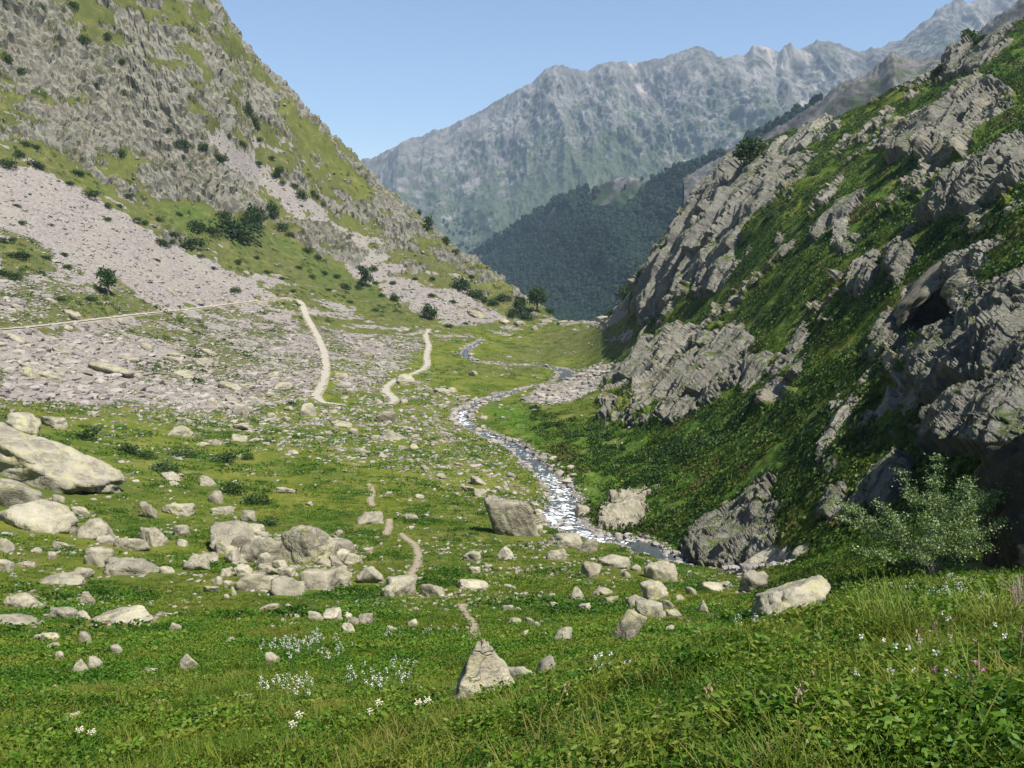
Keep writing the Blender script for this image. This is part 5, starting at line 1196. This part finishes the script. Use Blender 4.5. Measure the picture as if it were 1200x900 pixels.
# tussock, dry stalks, twig bush
p=at(1052,772); v,f=grass_proto(900,420,.62,.0045,.34,.9); o=link('grass_tussock',mesh_np('grass_tussock',v,f,True,{'tint':np.repeat(rng.random(420)*.35+.25,6)}),M_grass,None,p); tag(o,'large soft bright green grass tussock on the near bank','grass tussock')
p=at(1165,760); v,f=grass_proto(901,300,.55,.0045,.34,.9); o=link('grass_tussock',mesh_np('grass_tussock',v,f,True,{'tint':np.repeat(rng.random(300)*.4+.35,6)}),M_grass,None,p); tag(o,'yellower grass tussock right of the bright green one','grass tussock')
def stalk(u,v,H,lean,label,seed):
    p=at(u,min(v,896)); r=np.random.default_rng(seed); e=np.array([lean*H,.1*H,H]); root=bpy.data.objects.new('dry_stalk',None); col.objects.link(root); root.location=p; tag(root,label,'dry stalk')
    link('stem',mesh_np('stem',*limb_tubes([([[0,0,-.05],e*np.array([.4,.4,.5]),e],.0035,.002)],4)),M_dry,root)
    vv,ff=petals(e,.02,14,seed,.022); vv[:,2]=e[2]+(vv[:,2]-e[2])*2.2; link('seed_head',mesh_np('seed_head',vv,ff,False),M_dry,root)
for a in [(1080,800,.34,-.1,'dry branched stalk standing above the white flowers'),(1112,795,.36,-.35,'pale leaning stalk right of the branched one'),(1190,810,.34,.05,'brown upright stalk near the twig bush'),(1180,862,.22,-.8,'bent brown stalk lying over the herbs'),(955,890,.3,-.25,'thin green-brown stalk at the bottom of the near bank'),(660,850,.3,.1,'thin stalk at the left edge of the near bank'),(870,850,.2,-1.0,'straw-coloured stalk leaning left over the herbs'),(1000,845,.2,-1.1,'long straw stem leaning across the middle of the bank')]: stalk(*a,seed=int(a[0]))
p=at(1192,738); paths=[]; r=np.random.default_rng(8)
for i in range(26):
    a=r.random()*6.28; e=np.array([math.cos(a)*r.uniform(.02,.16),math.sin(a)*r.uniform(.02,.16),r.uniform(.25,.55)]); paths.append(([[0,0,-.05],e*np.array([.3,.3,.5]),e],.005,.002))
    e2=e*.7+np.array([r.normal(0,.08),r.normal(0,.08),r.uniform(.05,.15)]); paths.append(([e*np.array([.65,.65,.75]),e2],.003,.0015))
o=link('twig_bush',mesh_np('twig_bush',*limb_tubes(paths,4)),flat_mat('pinkish_twig',(.36,.26,.24),.85,0,.3,20),None,p); tag(o,'leafless pinkish twig bush at the foot of the dark boulder','twig bush')
finish_labels()
log('plants')

# ------------------------------------------------------------------ sky, sun, air, camera
world=bpy.data.worlds.new('World'); scene.world=world; world.use_nodes=True
nt=world.node_tree; bg=nt.nodes['Background']; st=nt.nodes.new('ShaderNodeTexSky'); st.sky_type='NISHITA'; st.sun_disc=False
SUN_EL,SUN_AZ=math.radians(59),math.radians(128)     # azimuth clockwise from the view direction
st.sun_elevation=SUN_EL; st.sun_rotation=SUN_AZ; st.altitude=1800; st.air_density=1.0; st.dust_density=.15; st.ozone_density=3.0
nt.links.new(st.outputs[0],bg.inputs[0]); bg.inputs[1].default_value=.09
sl=bpy.data.lights.new('sun','SUN'); sl.energy=5.0; sl.angle=math.radians(.5); sl.color=(1,.95,.86)
so=bpy.data.objects.new('sun',sl); col.objects.link(so)
d=Vector((math.sin(SUN_AZ)*math.cos(SUN_EL),math.cos(SUN_AZ)*math.cos(SUN_EL),math.sin(SUN_EL)))
so.rotation_euler=d.to_track_quat('Z','Y').to_euler()
# air: one even volume
m=bpy.data.materials.new('valley_air'); m.use_nodes=True; t=m.node_tree; t.nodes.clear()
o_=t.nodes.new('ShaderNodeOutputMaterial'); pv=t.nodes.new('ShaderNodeVolumePrincipled'); t.links.new(pv.outputs[0],o_.inputs['Volume'])
pv.inputs['Color'].default_value=(.56,.76,1,1); pv.inputs['Density'].default_value=0.8e-4; pv.inputs['Anisotropy'].default_value=.0
x0,x1,y0,y1,z0,z1=-9500,9500,-150,9500,-420,1500
hv=np.array([[x,y,z] for z in (z0,z1) for x,y in ((x0,y0),(x1,y0),(x1,y1),(x0,y1))],float)
hf=np.array([[3,2,1,0],[4,5,6,7],[0,1,5,4],[1,2,6,5],[2,3,7,6],[3,0,4,7]])
tag(link('haze',mesh_np('haze',hv,hf,False),m),'thin blue summer haze filling the valley air','haze',kind='stuff')
cam=bpy.data.cameras.new('camera'); cam.sensor_width=36; cam.lens=36*F/1200; cam.clip_start=.1; cam.clip_end=30000
c_=bpy.data.objects.new('camera',cam); col.objects.link(c_); c_.location=(0,0,0); c_.rotation_euler=(math.pi/2-PITCH,0,0)
scene.camera=c_
scene.view_settings.view_transform='Standard'; scene.view_settings.look='None'; scene.view_settings.gamma=1; scene.view_settings.exposure=0.8
scene.cycles.use_denoising=True; scene.cycles.max_bounces=6; scene.cycles.diffuse_bounces=3; scene.cycles.transparent_max_bounces=4; scene.cycles.volume_bounces=0
log('done')
